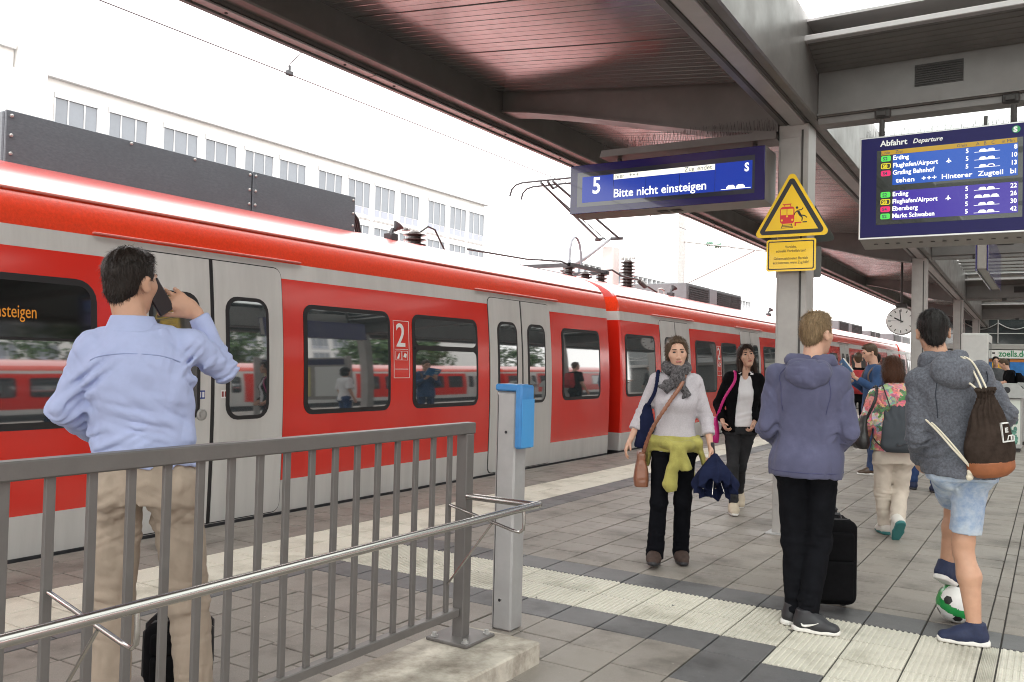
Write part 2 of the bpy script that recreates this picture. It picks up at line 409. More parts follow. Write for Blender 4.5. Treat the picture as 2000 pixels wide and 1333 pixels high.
def window(y0, y1, parent, z0=0.88, z1=1.93, hopper=False):
    b = MB(); patch(b, y0, y1, z0, z1, 0.11, 0.006); f = b.build('window', MG['black'], parent, smooth=30)
    m = 0.045
    gaps = [(z0+m, z1-m)] if not hopper else [(z0+m, z1-0.40), (z1-0.345, z1-m)]
    for a, c in gaps:
        b = MB(); patch(b, y0+m, y1-m, a, c, 0.075, 0.010); b.build('pane', MG['glass'], f, smooth=30)
    if hopper:
        b = MB(); patch(b, y0+0.03, y1-0.03, z1-0.395, z1-0.35, 0.02, 0.022); b.build('window_bar', MG['black'], f, smooth=30)
    return f
def doors(yc, parent, w=0.78, detail=True):
    b = MB(); patch(b, yc-w-0.012, yc+w+0.012, 0.005, 2.245, 0.09, 0.004); b.build('door_seal', MG['black'], parent, smooth=30)
    for s in (-1, 1):
        ya, yb = (yc-w, yc-0.022) if s < 0 else (yc+0.022, yc+w)
        b = MB()
        rows = rr_rows(ya, yb, 0.015, 2.235, 0.08); vs = []; fs = []; n = len(rows)
        for z, a, c in rows:
            if s < 0: c = yb
            else: a = ya
            vs += [side(a, z, 0.012), side(c, z, 0.012)]
        for z, a, c in rows:
            if s < 0: c = yb
            else: a = ya
            vs += [side(a, z, -0.02), side(c, z, -0.02)]
        for i in range(n-1):
            fs += [(2*i, 2*i+1, 2*i+3, 2*i+2), (2*i, 2*i+2, 2*n+2*i+2, 2*n+2*i), (2*i+1, 2*n+2*i+1, 2*n+2*i+3, 2*i+3)]
        fs += [(0, 2*n, 2*n+1, 1), (2*n-2, 2*n-1, 4*n-1, 4*n-2)]
        b.add(vs, fs); leaf = b.build('door', MG['tgrey'], parent, smooth=30)
        wa, wb = (ya+0.17, yb-0.11) if s < 0 else (ya+0.11, yb-0.17)
        b = MB(); patch(b, wa, wb, 0.87, 1.94, 0.13, 0.017); f = b.build('door_window', MG['black'], leaf, smooth=30)
        b = MB(); patch(b, wa+0.035, wb-0.035, 0.905, 1.905, 0.10, 0.021); b.build('door_glass', MG['glass'], leaf, smooth=30)
    if detail:
        b = MB(); x, y, z = side(yc-0.115, 0.93, 0.012)
        b.lathe([(0.05, -0.01), (0.05, 0.014), (0.040, 0.02), (0.040, 0.013), (0.022, 0.013), (0.022, 0.022)], (x, y, z), 20, axis='x')
        b.build('door_button', MG['galv'], parent, smooth=30)
        for dy, cc in ((-0.115, (0.02, 0.05, 0.25)), (0.115, (0.75, 0.75, 0.75))):
            b = MB(); patch(b, yc+dy-0.033, yc+dy+0.033, 1.06, 1.13, 0.004, 0.0135, depth=0.004)
            b.build('sticker', M('sticker%d' % (dy > 0), cc, 0.4), parent)
            b = MB()
            for q in (-0.016, 0.016): patch(b, yc+dy+q-0.010, yc+dy+q+0.010, 1.072, 1.118, 0.002, 0.0150, depth=0.003)
            b.build('sticker_print', M('sticker_print%d' % (dy > 0), (0.7, 0.72, 0.75) if dy < 0 else (0.25, 0.05, 0.05), 0.4), parent)
    b = MB(); P = [(TX-inset(2.3)+0.012, yc-1.05, 2.315), (TX-inset(2.3)+0.012, yc+1.03, 2.315)]
    b.box(TX-0.12, yc-1.06, 2.312, TX-inset(2.3)+0.022, yc+1.04, 2.328, 0.003)
    b.build('rain_strip', M('rain_strip', (0.62, 0.16, 0.13), 0.3, coat=0.5), parent)
def class_marking(yc, parent):
    b = MB(); y0, y1 = yc-0.13, yc+0.13; zz = [(1.84, 1.845), (1.22, 1.225), (1.53, 1.535), (1.315, 1.32)]
    for i, (a, c) in enumerate(zz): patch(b, y0+(0.02 if i > 1 else 0), y1-(0.02 if i > 1 else 0), a, c, 0, 0.0025, depth=0.002)
    for y in (y0, y1): patch(b, y-0.0025, y+0.0025, 1.22, 1.845, 0, 0.0025, depth=0.002)
    for q0, q1 in ((y0+0.03, yc-0.006), (yc+0.006, y1-0.03)):
        for a, c in ((1.415, 1.418), (1.512, 1.515)): patch(b, q0, q1, a, c, 0, 0.0025, depth=0.002)
        for y in (q0, q1): patch(b, y-0.0015, y+0.0015, 1.415, 1.515, 0, 0.0025, depth=0.002)
    vs = [side(y0+0.045, 1.43, .003), side(y0+0.085, 1.43, .003), side(y0+0.10, 1.49, .003), side(y0+0.085, 1.495, .003)]; b.add(vs, [(0, 1, 2, 3)])
    vs = [side(yc+0.025, 1.45, .003), side(yc+0.075, 1.44, .003), side(yc+0.085, 1.48, .003), side(yc+0.05, 1.495, .003)]; b.add(vs, [(0, 1, 2, 3)])
    b.build('class_marking', MG['white'], parent)
    t = text('class_number', '2', 0.36, MG['white'], parent, (TX-inset(1.565)+0.003, yc-0.095, 1.565), (R(90), 0, R(90)), 0.0008, bold=0.004, sx=0.92)
    t.rotation_euler = (R(90-4.2), 0, R(90))
TR = thing('commuter_train', 'long red and light grey commuter train standing along the platform edge', 'train', (0, 0, 0))
TR.location = (0, 0, 0)
cars = [(-2.9, 12.54, [-0.2, 4.82, 9.84], [(0.9, 2.1), (2.35, 3.78), (5.87, 7.13), (7.51, 8.79), (10.95, 12.18)], {3}),
        (12.98, 27.98, [15.42, 20.2, 25.1], [(13.14, 14.41), (16.47, 17.72), (18.06, 19.12), (21.25, 22.4), (22.8, 23.95), (26.2, 27.6)], set()),
        (28.42, 43.4, [31.1, 35.9, 40.8], [(28.7, 29.9), (32.2, 33.4), (33.8, 34.9), (37.0, 38.2), (38.6, 39.7), (41.9, 43.1)], set()),
        (43.86, 60.0, [46.5, 51.5, 56.5], [(44.1, 45.3), (47.7, 50.3), (52.7, 55.2), (57.7, 59.5)], set())]
for ci, (a, b_, ds, ws, hop) in enumerate(cars):
    car_body(a, b_, TR)
    for i, (p, q) in enumerate(ws):
        if ci == 0 and i == 1: continue
        window(p, q, TR, hopper=i in hop)
    for d in ds: doors(d, TR, 0.78 if ci == 0 else 0.74, ci < 2)
    gt = MB(); gt.tube([(TX-0.162, a+0.05, 2.563), (TX-0.162, b_-0.05, 2.563)], 0.011, 6); gt.build('roof_gutter', M('gutter_red', (0.6, 0.2, 0.17), 0.25, coat=1), TR)
    if ci < 3:
        gw = MB()
        for k in range(9):
            yy = b_+0.03+k*0.045; gw.box(TX-2.62, yy, -0.4, TX-0.40, yy+0.03, 2.42-0.02*(k % 2), 0.01)
        gw.build('gangway_bellows', MG['black'], TR)
    bg = MB()
    for yb in (a+1.5, b_-1.5):
        for w in (-0.9, 0.9):
            for x in (-6.78, -8.22): bg.lathe([(0.42, -0.06), (0.42, 0.06), (0.2, 0.07)], (x, yb+w, -0.66), 20, axis='x')
        bg.box(-8.3, yb-1.3, -0.8, -6.7, yb+1.3, -0.5)
    bg.build('bogie', MG['dkmetal'], TR)
class_marking(7.32, TR); class_marking(17.9, TR)
f = MB(); patch(f, 2.35, 3.78, 0.88, 1.96, 0.16, 0.006); f = f.build('display_window', MG['black'], TR, smooth=30)
b = MB(); patch(b, 2.40, 3.73, 0.93, 1.50, 0.10, 0.010); b.build('pane', MG['glass'], f, smooth=30)
b = MB(); patch(b, 2.40, 3.73, 1.52, 1.91, 0.10, 0.010); b.build('dark_pane', M('dark_display_glass', (0.01, 0.011, 0.011), 0.06, ior=1.6), f, smooth=30)
t = text('display_lettering', 'einsteigen', 0.13, emit_mat('amber_led', (1.0, 0.36, 0.03), 0.36), f, (TX-inset(1.66)+0.0135, 2.985, 1.655), (R(90-4.2), 0, R(90)), 0.0005, bold=0.0, sx=0.66)
# roof equipment
rb = MB(); PAN = M('roof_panel_slate', (0.125, 0.145, 0.165), 0.45, 0.2, var=0.10, vscale=2.5, bump=0.0008, bscale=50, stain=0.18, sscale=30, stretch=(1, .8, 2.2))
rb.box(-8.25, 3.44, 2.80, -6.79, 7.34, 3.255, 0.01); box0 = rb.build('roof_box', PAN, TR)
for ya, yb in ((3.45, 5.83), (5.845, 7.33)):
    b = MB(); b.box(-6.79, ya, 2.82, -6.765, yb, 3.262, 0.006); b.build('panel', PAN, box0)
b = MB()
for ys_, zz in ((3.49, (3.22, 3.07, 2.93)), (5.80, (3.22, 3.07, 2.93)), (5.875, (3.22, 3.07, 2.93)), (7.29, (3.22, 3.07, 2.93)), (4.5, (3.235,)), (5.15, (3.235,))):
    for z in zz: b.lathe([(0.014, -0.005), (0.014, 0.008), (0.006, 0.014)], (-6.763, ys_, z), 8, axis='x')
b.build('bolts', MG['galv'], box0)
for k in range(3):
    b = MB(); b.tube([(-6.95-0.05*k, 7.32, 3.13+0.03*k), (-6.95-0.05*k, 7.45, 3.16+0.03*k), (-6.95-0.05*k, 7.58+.02*k, 3.05), (-6.95-0.05*k, 7.64+.03*k, 2.86)], 0.018, 8); b.build('cable', MG['black'], TR, smooth=True)
def insulator(x, y, z0, r, h, n, horiz=None):
    pr = [(r*.55, 0)]
    for i in range(n):
        a = h*(i+.15)/n; c = h*(i+.5)/n; e = h*(i+.85)/n
        pr += [(r*.55, a), (r, c-.004), (r, c+.004), (r*.55, e)]
    pr += [(r*.55, h), (r*.4, h+0.02)]
    b = MB(); b.lathe(pr, (x, y, z0), 18); return b.build('insulator', M('insulator_brown', (0.045, 0.032, 0.03), 0.3, coat=0.5), TR, smooth=35)
insulator(-7.05, 8.78, 2.88, 0.155, 0.19, 3); insulator(-7.2, 8.78, 3.10, 0.06, 0.02, 1)
b = MB(); b.tube([(-7.05, 8.9, 3.10), (-7.05, 9.05, 3.19), (-7.05, 9.2, 3.17), (-7.05, 9.45, 2.9)], 0.012, 7); b.build('cable', MG['black'], TR, smooth=True)
def horn(y, x=-6.75):
    b = MB(); b.box(x-.06, y-.07, 2.84, x+.06, y+.07, 2.93, .01); b.tube([(x, y, 2.93), (x, y+.03, 2.99)], 0.025, 8)
    h = Vector((0.25, 0.35, 0.55)).normalized(); c = Vector((x+.01, y+.06, 2.985))
    b.tube([c-h*.02, c+h*.02, c+h*.075], [0.02, 0.035, 0.075], 14); b.build('horn', MG['dkmetal'], TR, smooth=True)
horn(7.95); horn(16.9); horn(24.2)
# pantograph
px = -7.5
def rod(name, pts, r, mat, parent, n=8):
    b = MB(); b.tube(pts, r, n); return b.build(name, mat, parent, smooth=40)
pb = MB(); pb.box(px-.55, 12.9, 3.06, px+.55, 12.98, 3.12); pb.box(px-.55, 14.3, 3.06, px+.55, 14.38, 3.12)
for sx in (-.5, .5): pb.box(px+sx-.03, 12.9, 3.07, px+sx+.03, 14.38, 3.13)
PT = pb.build('pantograph', MG['dkmetal'], TR)
for (x, y, h, r_) in ((-7.05, 13.0, .2, .11), (-7.95, 13.0, .2, .11), (-7.05, 14.25, .2, .11), (-7.95, 14.25, .2, .11), (-7.4, 13.55, .22, .12), (-7.2, 13.9, .18, .13)): insulator(x, y, 2.88, r_, h, 3)
rod('lower_arm', [(px, 13.85, 3.2), (px, 14.4, 3.42), (px, 15.45, 3.90)], [0.05, 0.075, 0.055], M('arm_grey', (0.42, 0.44, 0.47), 0.4, 0.3), PT, 12)
rod('knee_joint', [(px-.3, 15.47, 3.9), (px+.3, 15.47, 3.9)], 0.035, MG['dkmetal'], PT)
rod('upper_arm', [(px+.22, 15.45, 3.90), (px+.12, 12.95, 4.56)], 0.023, MG['dkmetal'], PT); rod('upper_arm', [(px-.22, 15.45, 3.90), (px-.12, 12.95, 4.56)], 0.023, MG['dkmetal'], PT)
rod('guide_rod', [(px+.05, 15.2, 3.85), (px, 12.9, 4.46)], 0.01, MG['dkmetal'], PT)
for yy, zz in ((12.98, 4.60), (13.36, 4.60)):
    rod('collector_strip', [(px-.78, yy, zz-.22), (px-.74, yy, zz-.10), (px-.66, yy, zz-.03), (px-.52, yy, zz), (px+.52, yy, zz), (px+.66, yy, zz-.03), (px+.74, yy, zz-.10), (px+.78, yy, zz-.22)], 0.017, MG['dkmetal'], PT)
rod('head_link', [(px, 12.98, 4.57), (px, 13.17, 4.49), (px, 13.36, 4.57)], 0.022, MG['dkmetal'], PT)
rod('cable', [(-7.1, 13.1, 3.15), (-7.1, 13.11, 3.38), (-7.1, 13.17, 3.55), (-7.1, 13.27, 3.62), (-7.1, 13.37, 3.61), (-7.1, 13.46, 3.52), (-7.1, 13.52, 3.36), (-7.1, 13.55, 3.1)], 0.022, M('grey_hose', (0.25, 0.26, 0.29), .5), TR)
rod('cable', [(-7.0, 9.9, 2.99), (-7.0, 11.5, 3.03), (-7.0, 12.6, 3.12), (-7.0, 13.0, 3.08)], 0.014, MG['black'], TR)
rod('cable', [(-7.1, 14.2, 3.1), (-7.1, 14.8, 3.2), (-7.1, 15.2, 3.13), (-7.1, 16.0, 3.13)], 0.018, MG['black'], TR)
b = MB(); b.box(-7.6, 15.36, 2.9, -7.35, 15.66, 3.74, .02); b.build('surge_cover', M('cover_white', (0.66, 0.64, 0.62), .5, var=.06), TR)
insulator(-7.3, 15.95, 2.9, .16, .6, 9); 
b = MB()
for k in range(4): b.lathe([(.035, 0), (.035, .03), (.012, .12)], (-7.42+.08*k, 15.95, 3.53), 8)
b.build('fittings', MG['galv'], TR)
pr = [(0.03, 0)]
for i in range(8): pr += [(0.03, .04*i+.005), (0.06, .04*i+.02), (0.03, .04*i+.035)]
b = MB(); b.lathe(pr, (0, 0, 0), 12); o = b.build('insulator', M('insulator_brown', (0, 0, 0)), TR, smooth=35); o.location = (-7.15, 16.2, 3.12); o.rotation_euler = (R(-105), 0, 0)
rod('cable', [(-7.15, 16.5, 3.06), (-7.15, 17.2, 2.95)], .02, MG['black'], TR)
def ac_unit(y0, y1, z1=3.24, far=False):
    b = MB(); b.box(-8.2, y0, 2.82, -6.82, y1, z1, .015); u = b.build('roof_unit', M('roof_unit_grey', (0.16, 0.17, 0.18), .5, .3, var=.1), TR)
    L_ = (y1-y0); segs = [(0.04, .36, 1), (.38, .50, 0), (.52, .76, 1), (.78, .98, 1)]
    for a, c, dark in segs:
        q = MB()
        if dark:
            for k in range(7): z = 2.86+(z1-2.9)*k/7; q.box(-6.82, y0+L_*a, z, -6.80, y0+L_*c, z+.028)
        else: q.box(-6.82, y0+L_*a, 2.86, -6.80, y0+L_*c, z1-.02, .004)
        q.build('grille' if dark else 'hatch', MG['dkmetal'] if dark else M('hatch_grey', (.28, .29, .31), .5, .3), u)
ac_unit(18.0, 21.9); ac_unit(33.9, 38.6); ac_unit(40.6, 43.0, 3.12); ac_unit(47, 53)
b = MB(); b.tube([(-6.9, 16.6, 2.88), (-6.9, 16.6, 2.98), (-6.9, 16.75, 3.0), (-6.9, 16.9, 2.98), (-6.9, 16.9, 2.88)], .02, 8); b.build('cable', MG['galv'], TR, smooth=True)
# ---------------------------------------------------------------- canopy
MC = dict(
 frame=M('canopy_paint_taupe', (0.172, 0.162, 0.155), 0.38, 0.25, var=0.12, vscale=3, stain=0.15, sscale=2.0, rvar=0.08, bump=0.0004, bscale=3),
 plank=M('anodised_plank', (0.30, 0.288, 0.285), 0.22, 0.7, var=0.05, vscale=3, rvar=0.04),
 strip=M('cover_strip_grey', (0.44, 0.42, 0.42), 0.4, 0.3, var=0.08, vscale=5),
 col=M('column_grey', (0.36, 0.345, 0.33), 0.45, 0.15, var=0.08, vscale=4, stain=0.14, sscale=3, bump=0.0004, bscale=40),
 dark=M('dark_recess', (0.05, 0.047, 0.045), 0.6, 0.2, var=0.2),
 steel=M('post_grey', (0.40, 0.40, 0.40), 0.42, 0.3, var=0.07, vscale=10, stain=0.12, sscale=6, bump=0.0004, bscale=90),
)
CAN = thing('platform_canopy', 'grey steel platform canopy with silver plank ceiling and skylights over the platform', 'canopy')
COLY = [7.6, 17.8, 28.5, 39.0]
YE = 46.4
for sgn in (1, -1):       # left half as seen, right half mirrored about x = 1.0
    mx_ = (lambda x: x) if sgn == 1 else (lambda x: 2.0-x); SK = 1 if sgn == 1 else 0
    b = MB(SK); b.box(mx_(-2.06), -6, 3.56, mx_(-1.72), YE, 4.30, .012); cb = b.build('main_beam', MC['frame'], CAN)
    b = MB(SK); b.box(mx_(-1.955), -6, 3.545, mx_(-1.835), YE, 3.568, .003); b.build('cover_strip', MC['strip'], cb)
    for q in (-1.985, -1.805):
        b = MB(SK); b.box(mx_(q-.012), -6, 3.554, mx_(q+.012), YE, 3.565); b.build('groove', MC['dark'], cb)
    b = MB(); b.box(mx_(-5.10), -6, 3.985, mx_(-4.95), YE, 4.32, .012); eb = b.build('edge_beam', MC['frame'], CAN)
    b = MB(); b.prism([(mx_(-5.10), 3.96), (mx_(-5.10), 4.36), (mx_(-5.24), 4.36), (mx_(-5.24), 3.92), (mx_(-5.20), 3.92), (mx_(-5.20), 3.955)], 'y', -6, YE); b.build('fascia', MC['frame'], eb)
    for k in range(27):
        b = MB(); y0 = -6+k*1.9+.35; b.box(mx_(-5.195), y0, 3.935, mx_(-5.105), y0+1.885, 3.951, .003); b.build('cover_strip', MC['strip'], eb)
        if sgn == 1:
            for q in (.3, 1.55): b = MB(); b.lathe([(.012, .0), (.012, -.006)], (-5.15, y0+q, 3.935), 8); b.build('bolt', MC['dark'], eb)
    b = MB()
    for z in (4.40, 4.44): b.add([(mx_(-5.25), -6, z), (mx_(-1.7), -6, z), (mx_(-1.7 if sgn < 0 else -2.55), YE, z), (mx_(-5.25), YE, z)], [(0, 1, 2, 3)])
    b.build('roof_sheet', MC['frame'], CAN)
# ceiling planks of the left wing (one object each where they read singly), the rest joined
def plank_mb():
    b = MB(); L_ = 2.90/2; w = .0492
    P = [(-w, .012), (-w, .003), (-w+.004, 0), (w-.004, 0), (w, .003), (w, .012)]; n = 6
    vs = [(-L_, p[0], p[1]) for p in P]+[(L_, p[0], p[1]) for p in P]
    b.add(vs, [(i, i+1, i+1+n, i+n) for i in range(n-1)]); return b
pm = plank_mb(); pme = bpy.data.meshes.new('plank'); pme.from_pydata(pm.v, [], pm.f); pme.materials.append(MC['plank'])
slope = math.atan2(4.25-3.93, 2.89); far = MB(); y = -6.0; k = 0
while y < YE-.1:
    hit = any(abs(y-(c+.05)) < 0.16 for c in COLY); cutx = max(0, .022*(y-7.6)-.3)
    gap = 0.1 if k % 10 else 0.118
    if not hit:
        if 4.3 < y < 19.5:
            o = link('plank', pme, CAN, (-3.505, y, 4.09+rng.uniform(-.0015, .0015))); o.rotation_euler = (rng.uniform(-.0015, .0015), slope, 0)
        else: far.add([(v[0]-3.505-(cutx if v[0] > 0 else 0), v[1]+y, 4.09+v[2]-v[0]*math.tan(slope)) for v in pm.v], pm.f)
        far.add([(5.505-v[0], v[1]+y, 4.09+v[2]-v[0]*math.tan(slope)) for v in pm.v], pm.f)
    y += gap; k += 1
far.build('plank_field', MC['plank'], CAN)['kind'] = 'stuff'
b = MB()
b.add([(-4.95, -6, 4.285), (-2.06, -6, 3.965), (-2.6, YE, 4.02), (-4.95, YE, 4.285), (6.95, -6, 4.285), (4.06, -6, 3.965), (4.06, YE, 3.965), (6.95, YE, 4.285)], [(0, 1, 2, 3), (4, 5, 6, 7)])
b.build('ceiling_backing', MC['dark'], CAN)
for ci, cy in enumerate(COLY):
    dx = -.022*(cy-7.6)
    for sgn in (1, -1):
        mx_ = (lambda x: x) if sgn == 1 else (lambda x: 2.0-x); ox = dx if sgn == 1 else 0
        b = MB(); b.box(mx_(-2.055)+ox, cy-.02, -.01, mx_(-1.80)+ox, cy+.26, 3.56, .008); c = b.build('column', MC['col'], CAN)
        if sgn == 1:
            b = MB(); b.box(-2.035+ox, cy-.026, .25, -1.865+ox, cy-.018, 3.44, .003); b.build('cover_plate', MC['col'], c)
            b = MB(); b.box(-1.858+ox, cy-.024, .02, -1.842+ox, cy-.019, 3.5); b.build('groove', MC['dark'], c)
            b = MB(); b.box(-2.10+ox, cy-.07, -.004, -1.76+ox, cy+.31, .012, .004); b.build('base_plate', MC['steel'], c)
        b = MB()
        prof = [(-2.06, 3.50), (-2.7, 3.60), (-3.4, 3.76), (-4.1, 3.92), (-4.6, 4.02), (-4.945, 4.07), (-4.945, 4.27), (-2.06, 4.0)]
        prof = [(x+(ox*(x+4.945)/2.885), z) for x, z in prof]
        b.prism([(mx_(x), z) for x, z in prof], 'y', cy-.03, cy+.15); cbm = b.build('cross_beam', MC['frame'], CAN)
        b = MB()
        for i in range(5):
            (x0, z0), (x1, z1) = prof[i], prof[i+1]
            b.prism([(mx_(x0), z0), (mx_(x1), z1), (mx_(x1), z1-.022), (mx_(x0), z0-.022)], 'y', cy-.07, cy+.19)
        b.build('flange', MC['frame'], cbm)
    b = MB(); b.box(-1.72+dx, cy-.07, 3.575, 3.72, cy+.16, 3.965, .008); rb_ = b.build('cross_beam', MC['frame'], CAN)
    b = MB(); b.box(-1.72+dx, cy-.05, 3.515, 3.72, cy+.12, 3.574, .004); b.build('lower_rail', MC['frame'], rb_)
    b = MB(); b.box(-1.72+dx, cy-.09, 3.585, 3.72, cy-.0705, 3.60); b.build('rib', MC['frame'], rb_)
    b = MB()
    for k in range(9): b.box(-.96, cy-.082, 3.735+k*.018, -.62, cy-.071, 3.745+k*.018)
    b.box(-.965, cy-.0745, 3.725, -.615, cy-.0701, 3.90); b.build('grille', MC['dark'], rb_)
    for x in (-1.20, -.29):
        b = MB(); b.box(x-.06, cy-.10, 3.50, x+.06, cy-.051, 3.57, .01); b.box(x-.04, cy-.115, 3.515, x+.03, cy-.1, 3.555, .004); b.build('clamp', MC['dark'], rb_)
    for k in range(7):        # ribbed boards rising from the beam to the skylight edge
        ya, za = cy-.09-.062*k, 3.950+.019*k; xl = -1.715+dx
        b = MB(); b.add([(xl, ya, za), (3.715, ya, za), (3.715, ya-.054, za+.0165), (xl, ya-.054, za+.0165), (xl, ya, za+.02), (3.715, ya, za+.02), (3.715, ya-.054, za+.0365), (xl, ya-.054, za+.0365)],
              [(0, 1, 2, 3), (4, 7, 6, 5), (0, 4, 5, 1), (3, 2, 6, 7)]); b.build('board', MC['frame'], CAN)
    b = MB(); b.box(-1.715+dx, cy-.60, 4.055, 3.715, cy-.525, 4.10, .005); b.box(-1.715+dx, cy-.52, 4.24, 3.715, cy+.6, 4.26); b.build('skylight_frame', MC['strip'], CAN)
# skylight: panes on cross bars, beyond the second column the bars follow closely
gl = bpy.data.materials.new('skylight_glass'); gl.use_nodes = True; _n = gl.node_tree.nodes; _l = gl.node_tree.links; _n.clear()
_o = _n.new('ShaderNodeOutputMaterial'); _t = _n.new('ShaderNodeBsdfTransparent'); _t.inputs[0].default_value = (.56, .59, .575, 1)
_g = _n.new('ShaderNodeBsdfGlossy'); _g.inputs['Roughness'].default_value = .03; _m = _n.new('ShaderNodeMixShader'); _m.inputs[0].default_value = .06
_l.new(_t.outputs[0], _m.inputs[1]); _l.new(_g.outputs[0], _m.inputs[2]); _l.new(_m.outputs[0], _o.inputs[0])
bars = [-4, -2, 0, 2, 4, 12.6, 14.2, 15.8]+[19.2+.8*i for i in range(11)]+[29.8+.8*i for i in range(11)]+[40+.8*i for i in range(8)]
for yb in bars:
    dx = -.022*(yb-7.6); b = MB(); b.box(-1.71+dx, yb-.03, 4.235, 3.71, yb+.05 if yb < 18 else yb+.22, 4.30, .004); b.build('skylight_bar', MC['frame'], CAN)
edges = sorted([-6]+bars+COLY+[YE])
for a, c in zip(edges[:-1], edges[1:]):
    b = MB(); dx = -.022*(a-7.6); b.add([(-1.715+dx, a, 4.306), (3.715, a, 4.306), (3.715, c-.01, 4.306), (-1.715+dx, c-.01, 4.306)], [(0, 1, 2, 3)]); b.build('skylight_pane', gl, CAN)
# ---------------------------------------------------------------- warning signs on the column
YEL = M('sign_yellow', (0.86, 0.55, 0.012), 0.35, var=.03, vscale=3, coat=.3)
INK = M('sign_black', (0.018, 0.018, 0.022), 0.45); SRED = M('sign_red', (0.62, 0.025, 0.03), 0.4); BACK = M('sign_back', (0.075, 0.085, 0.085), .5, .3)
def rpoly(pts, r, k=6):
    out = []; n = len(pts)
    for i in range(n):
        p = Vector(pts[i]); a = (Vector(pts[i-1])-p).normalized(); c = (Vector(pts[(i+1) % n])-p).normalized()
        h = math.acos(max(-1, min(1, a.dot(c))))/2; d = r/math.tan(h); ce = p+(a+c).normalized()*(r/math.sin(h))
        s = p+a*d; e = p+c*d; a0 = math.atan2(s.y-ce.y, s.x-ce.x); a1 = math.atan2(e.y-ce.y, e.x-ce.x)
        da = (a1-a0+math.pi) % (2*math.pi)-math.pi
        out += [(ce.x+r*math.cos(a0+da*j/k), ce.y+r*math.sin(a0+da*j/k)) for j in range(k+1)]
    return out
def flat(parent, name, poly, y, mat, th=.0015):
    b = MB(); b.prism(poly, 'y', y-th, y); return b.build(name, mat, parent)
def rect(x0, z0, x1, z1): return [(x0, z0), (x1, z0), (x1, z1), (x0, z1)]
def stroke(p, q, w):
    p, q = Vector(p), Vector(q); d = (q-p).normalized(); n = Vector((-d.y, d.x))*w/2
    return [tuple(p+n), tuple(q+n), tuple(q-n), tuple(p-n)]
yS = 7.45
W1 = thing('warning_triangle', 'yellow triangular warning sign with red train and falling figure on the near column', 'sign', (-1.90, yS, 2.57))
def tri(cx, z0, hw, h): return [(cx-hw, z0), (cx+hw, z0), (cx, z0+h)]
flat(W1, 'sign_plate', rpoly(tri(0, -.012, .325, .575), .035), .004, YEL, .004)
flat(W1, 'black_border', rpoly(tri(0, .012, .285, .503), .028), -.0005, INK, .001); flat(W1, 'yellow_field', tri(0, .045, .222, .392), -.0018, YEL, .001)
for i, (poly, m) in enumerate([
   (rpoly(rect(-.095, .10, .025, .245), .025), SRED), (rect(-.088, .175, -.040, .225), YEL), (rect(-.034, .175, .016, .225), YEL)]):
    flat(W1, ('train_picture', 'window_picture', 'window_picture')[i], poly, -.003-.0006*(i > 0), m, .0005)
for cx_, cz in ((-.079, .13), (.008, .13), (-.036, .163)):
    flat(W1, 'headlight_picture', [(cx_+.009*math.cos(a*.6283), cz+.009*math.sin(a*.6283)) for a in range(10)], -.0037, YEL, .0005)
for p, q in (((-.07, .262), (-.005, .262)), ((-.055, .245), (-.06, .262)), ((-.012, .245), (-.006, .262)), ((-.075, .268), (0, .268))): flat(W1, 'pantograph_picture', stroke(p, q, .005), -.003, SRED, .0005)
for p, q in (((-.07, .098), (-.085, .062)), ((0, .098), (.012, .062)), ((-.082, .064), (.01, .064)), ((-.078, .076), (.006, .076)), ((-.075, .088), (.004, .088))): flat(W1, 'rail_picture', stroke(p, q, .005), -.003, INK, .0005)
flat(W1, 'edge_picture', [(.028, .075), (.04, .075), (.04, .098), (.085, .098), (.085, .11), (.028, .11)], -.003, SRED, .0005); flat(W1, 'edge_picture', rect(.094, .102, .13, .112), -.003, INK, .0005)
for p, q, w in (((.055, .205), (.075, .165), .02), ((.052, .208), (.03, .19), .008), ((.03, .19), (.024, .17), .008), ((.058, .21), (.085, .212), .008), ((.085, .212), (.097, .228), .008), ((.075, .168), (.115, .158), .01), ((.115, .158), (.13, .142), .008), ((.073, .166), (.092, .145), .012), ((.092, .145), (.088, .116), .009)): flat(W1, 'figure_picture', stroke(p, q, w), -.003, INK, .0005)
flat(W1, 'figure_head', [(.046+.011*math.cos(a*.5236), .232+.011*math.sin(a*.5236)) for a in range(12)], -.003, INK, .0005)
b = MB(); b.box(-.1, .0045, .05, .1, .016, .40); b.box(-.09, .012, .08, .09, .03, .11); b.build('bracket', MC['steel'], W1)
W2 = thing('warning_text_plate', 'yellow rectangular text plate in German below the yellow triangle sign', 'sign', (-1.90, yS, 2.40))
flat(W2, 'sign_plate', rpoly(rect(-.207, -.137, .207, .137), .02), .004, YEL, .004)
o_ = rpoly(rect(-.192, -.122, .192, .122), .012); i_ = rpoly(rect(-.183, -.113, .183, .113), .008); k = len(o_)
b = MB(); b.add([(p[0], -.0008, p[1]) for p in o_+i_], [(j, (j+1) % k, k+(j+1) % k, k+j) for j in range(k)]); b.build('black_border', INK, W2)
for s, z, sz in (('Vorsicht,', .060, .80), ('schnelle Vorbeifahrten!', .026, .80), ('Gekennzeichneten Bereich', -.038, .80), ('erst betreten, wenn Zug hält!', -.074, .76)):
    text('lettering', s, .033, INK, W2, (0, -.0012, z), ext=.0002, align='CENTER', sx=sz)
b = MB(); b.box(-.1, .0045, -.1, .1, .016, .1); b.build('bracket', MC['steel'], W2)
W3 = thing('warning_triangle', 'dark back of a triangular sign fixed to the far side of the near column', 'sign', (-1.93, 7.93, 2.57))
flat(W3, 'sign_plate', rpoly(tri(0, 0, .30, .53), .03), .004, BACK, .004); b = MB(); b.box(-.12, -.06, .0, .12, -.001, .03); b.box(-.1, -.06, .2, .1, -.001, .22); b.build('bracket', MC['steel'], W3)
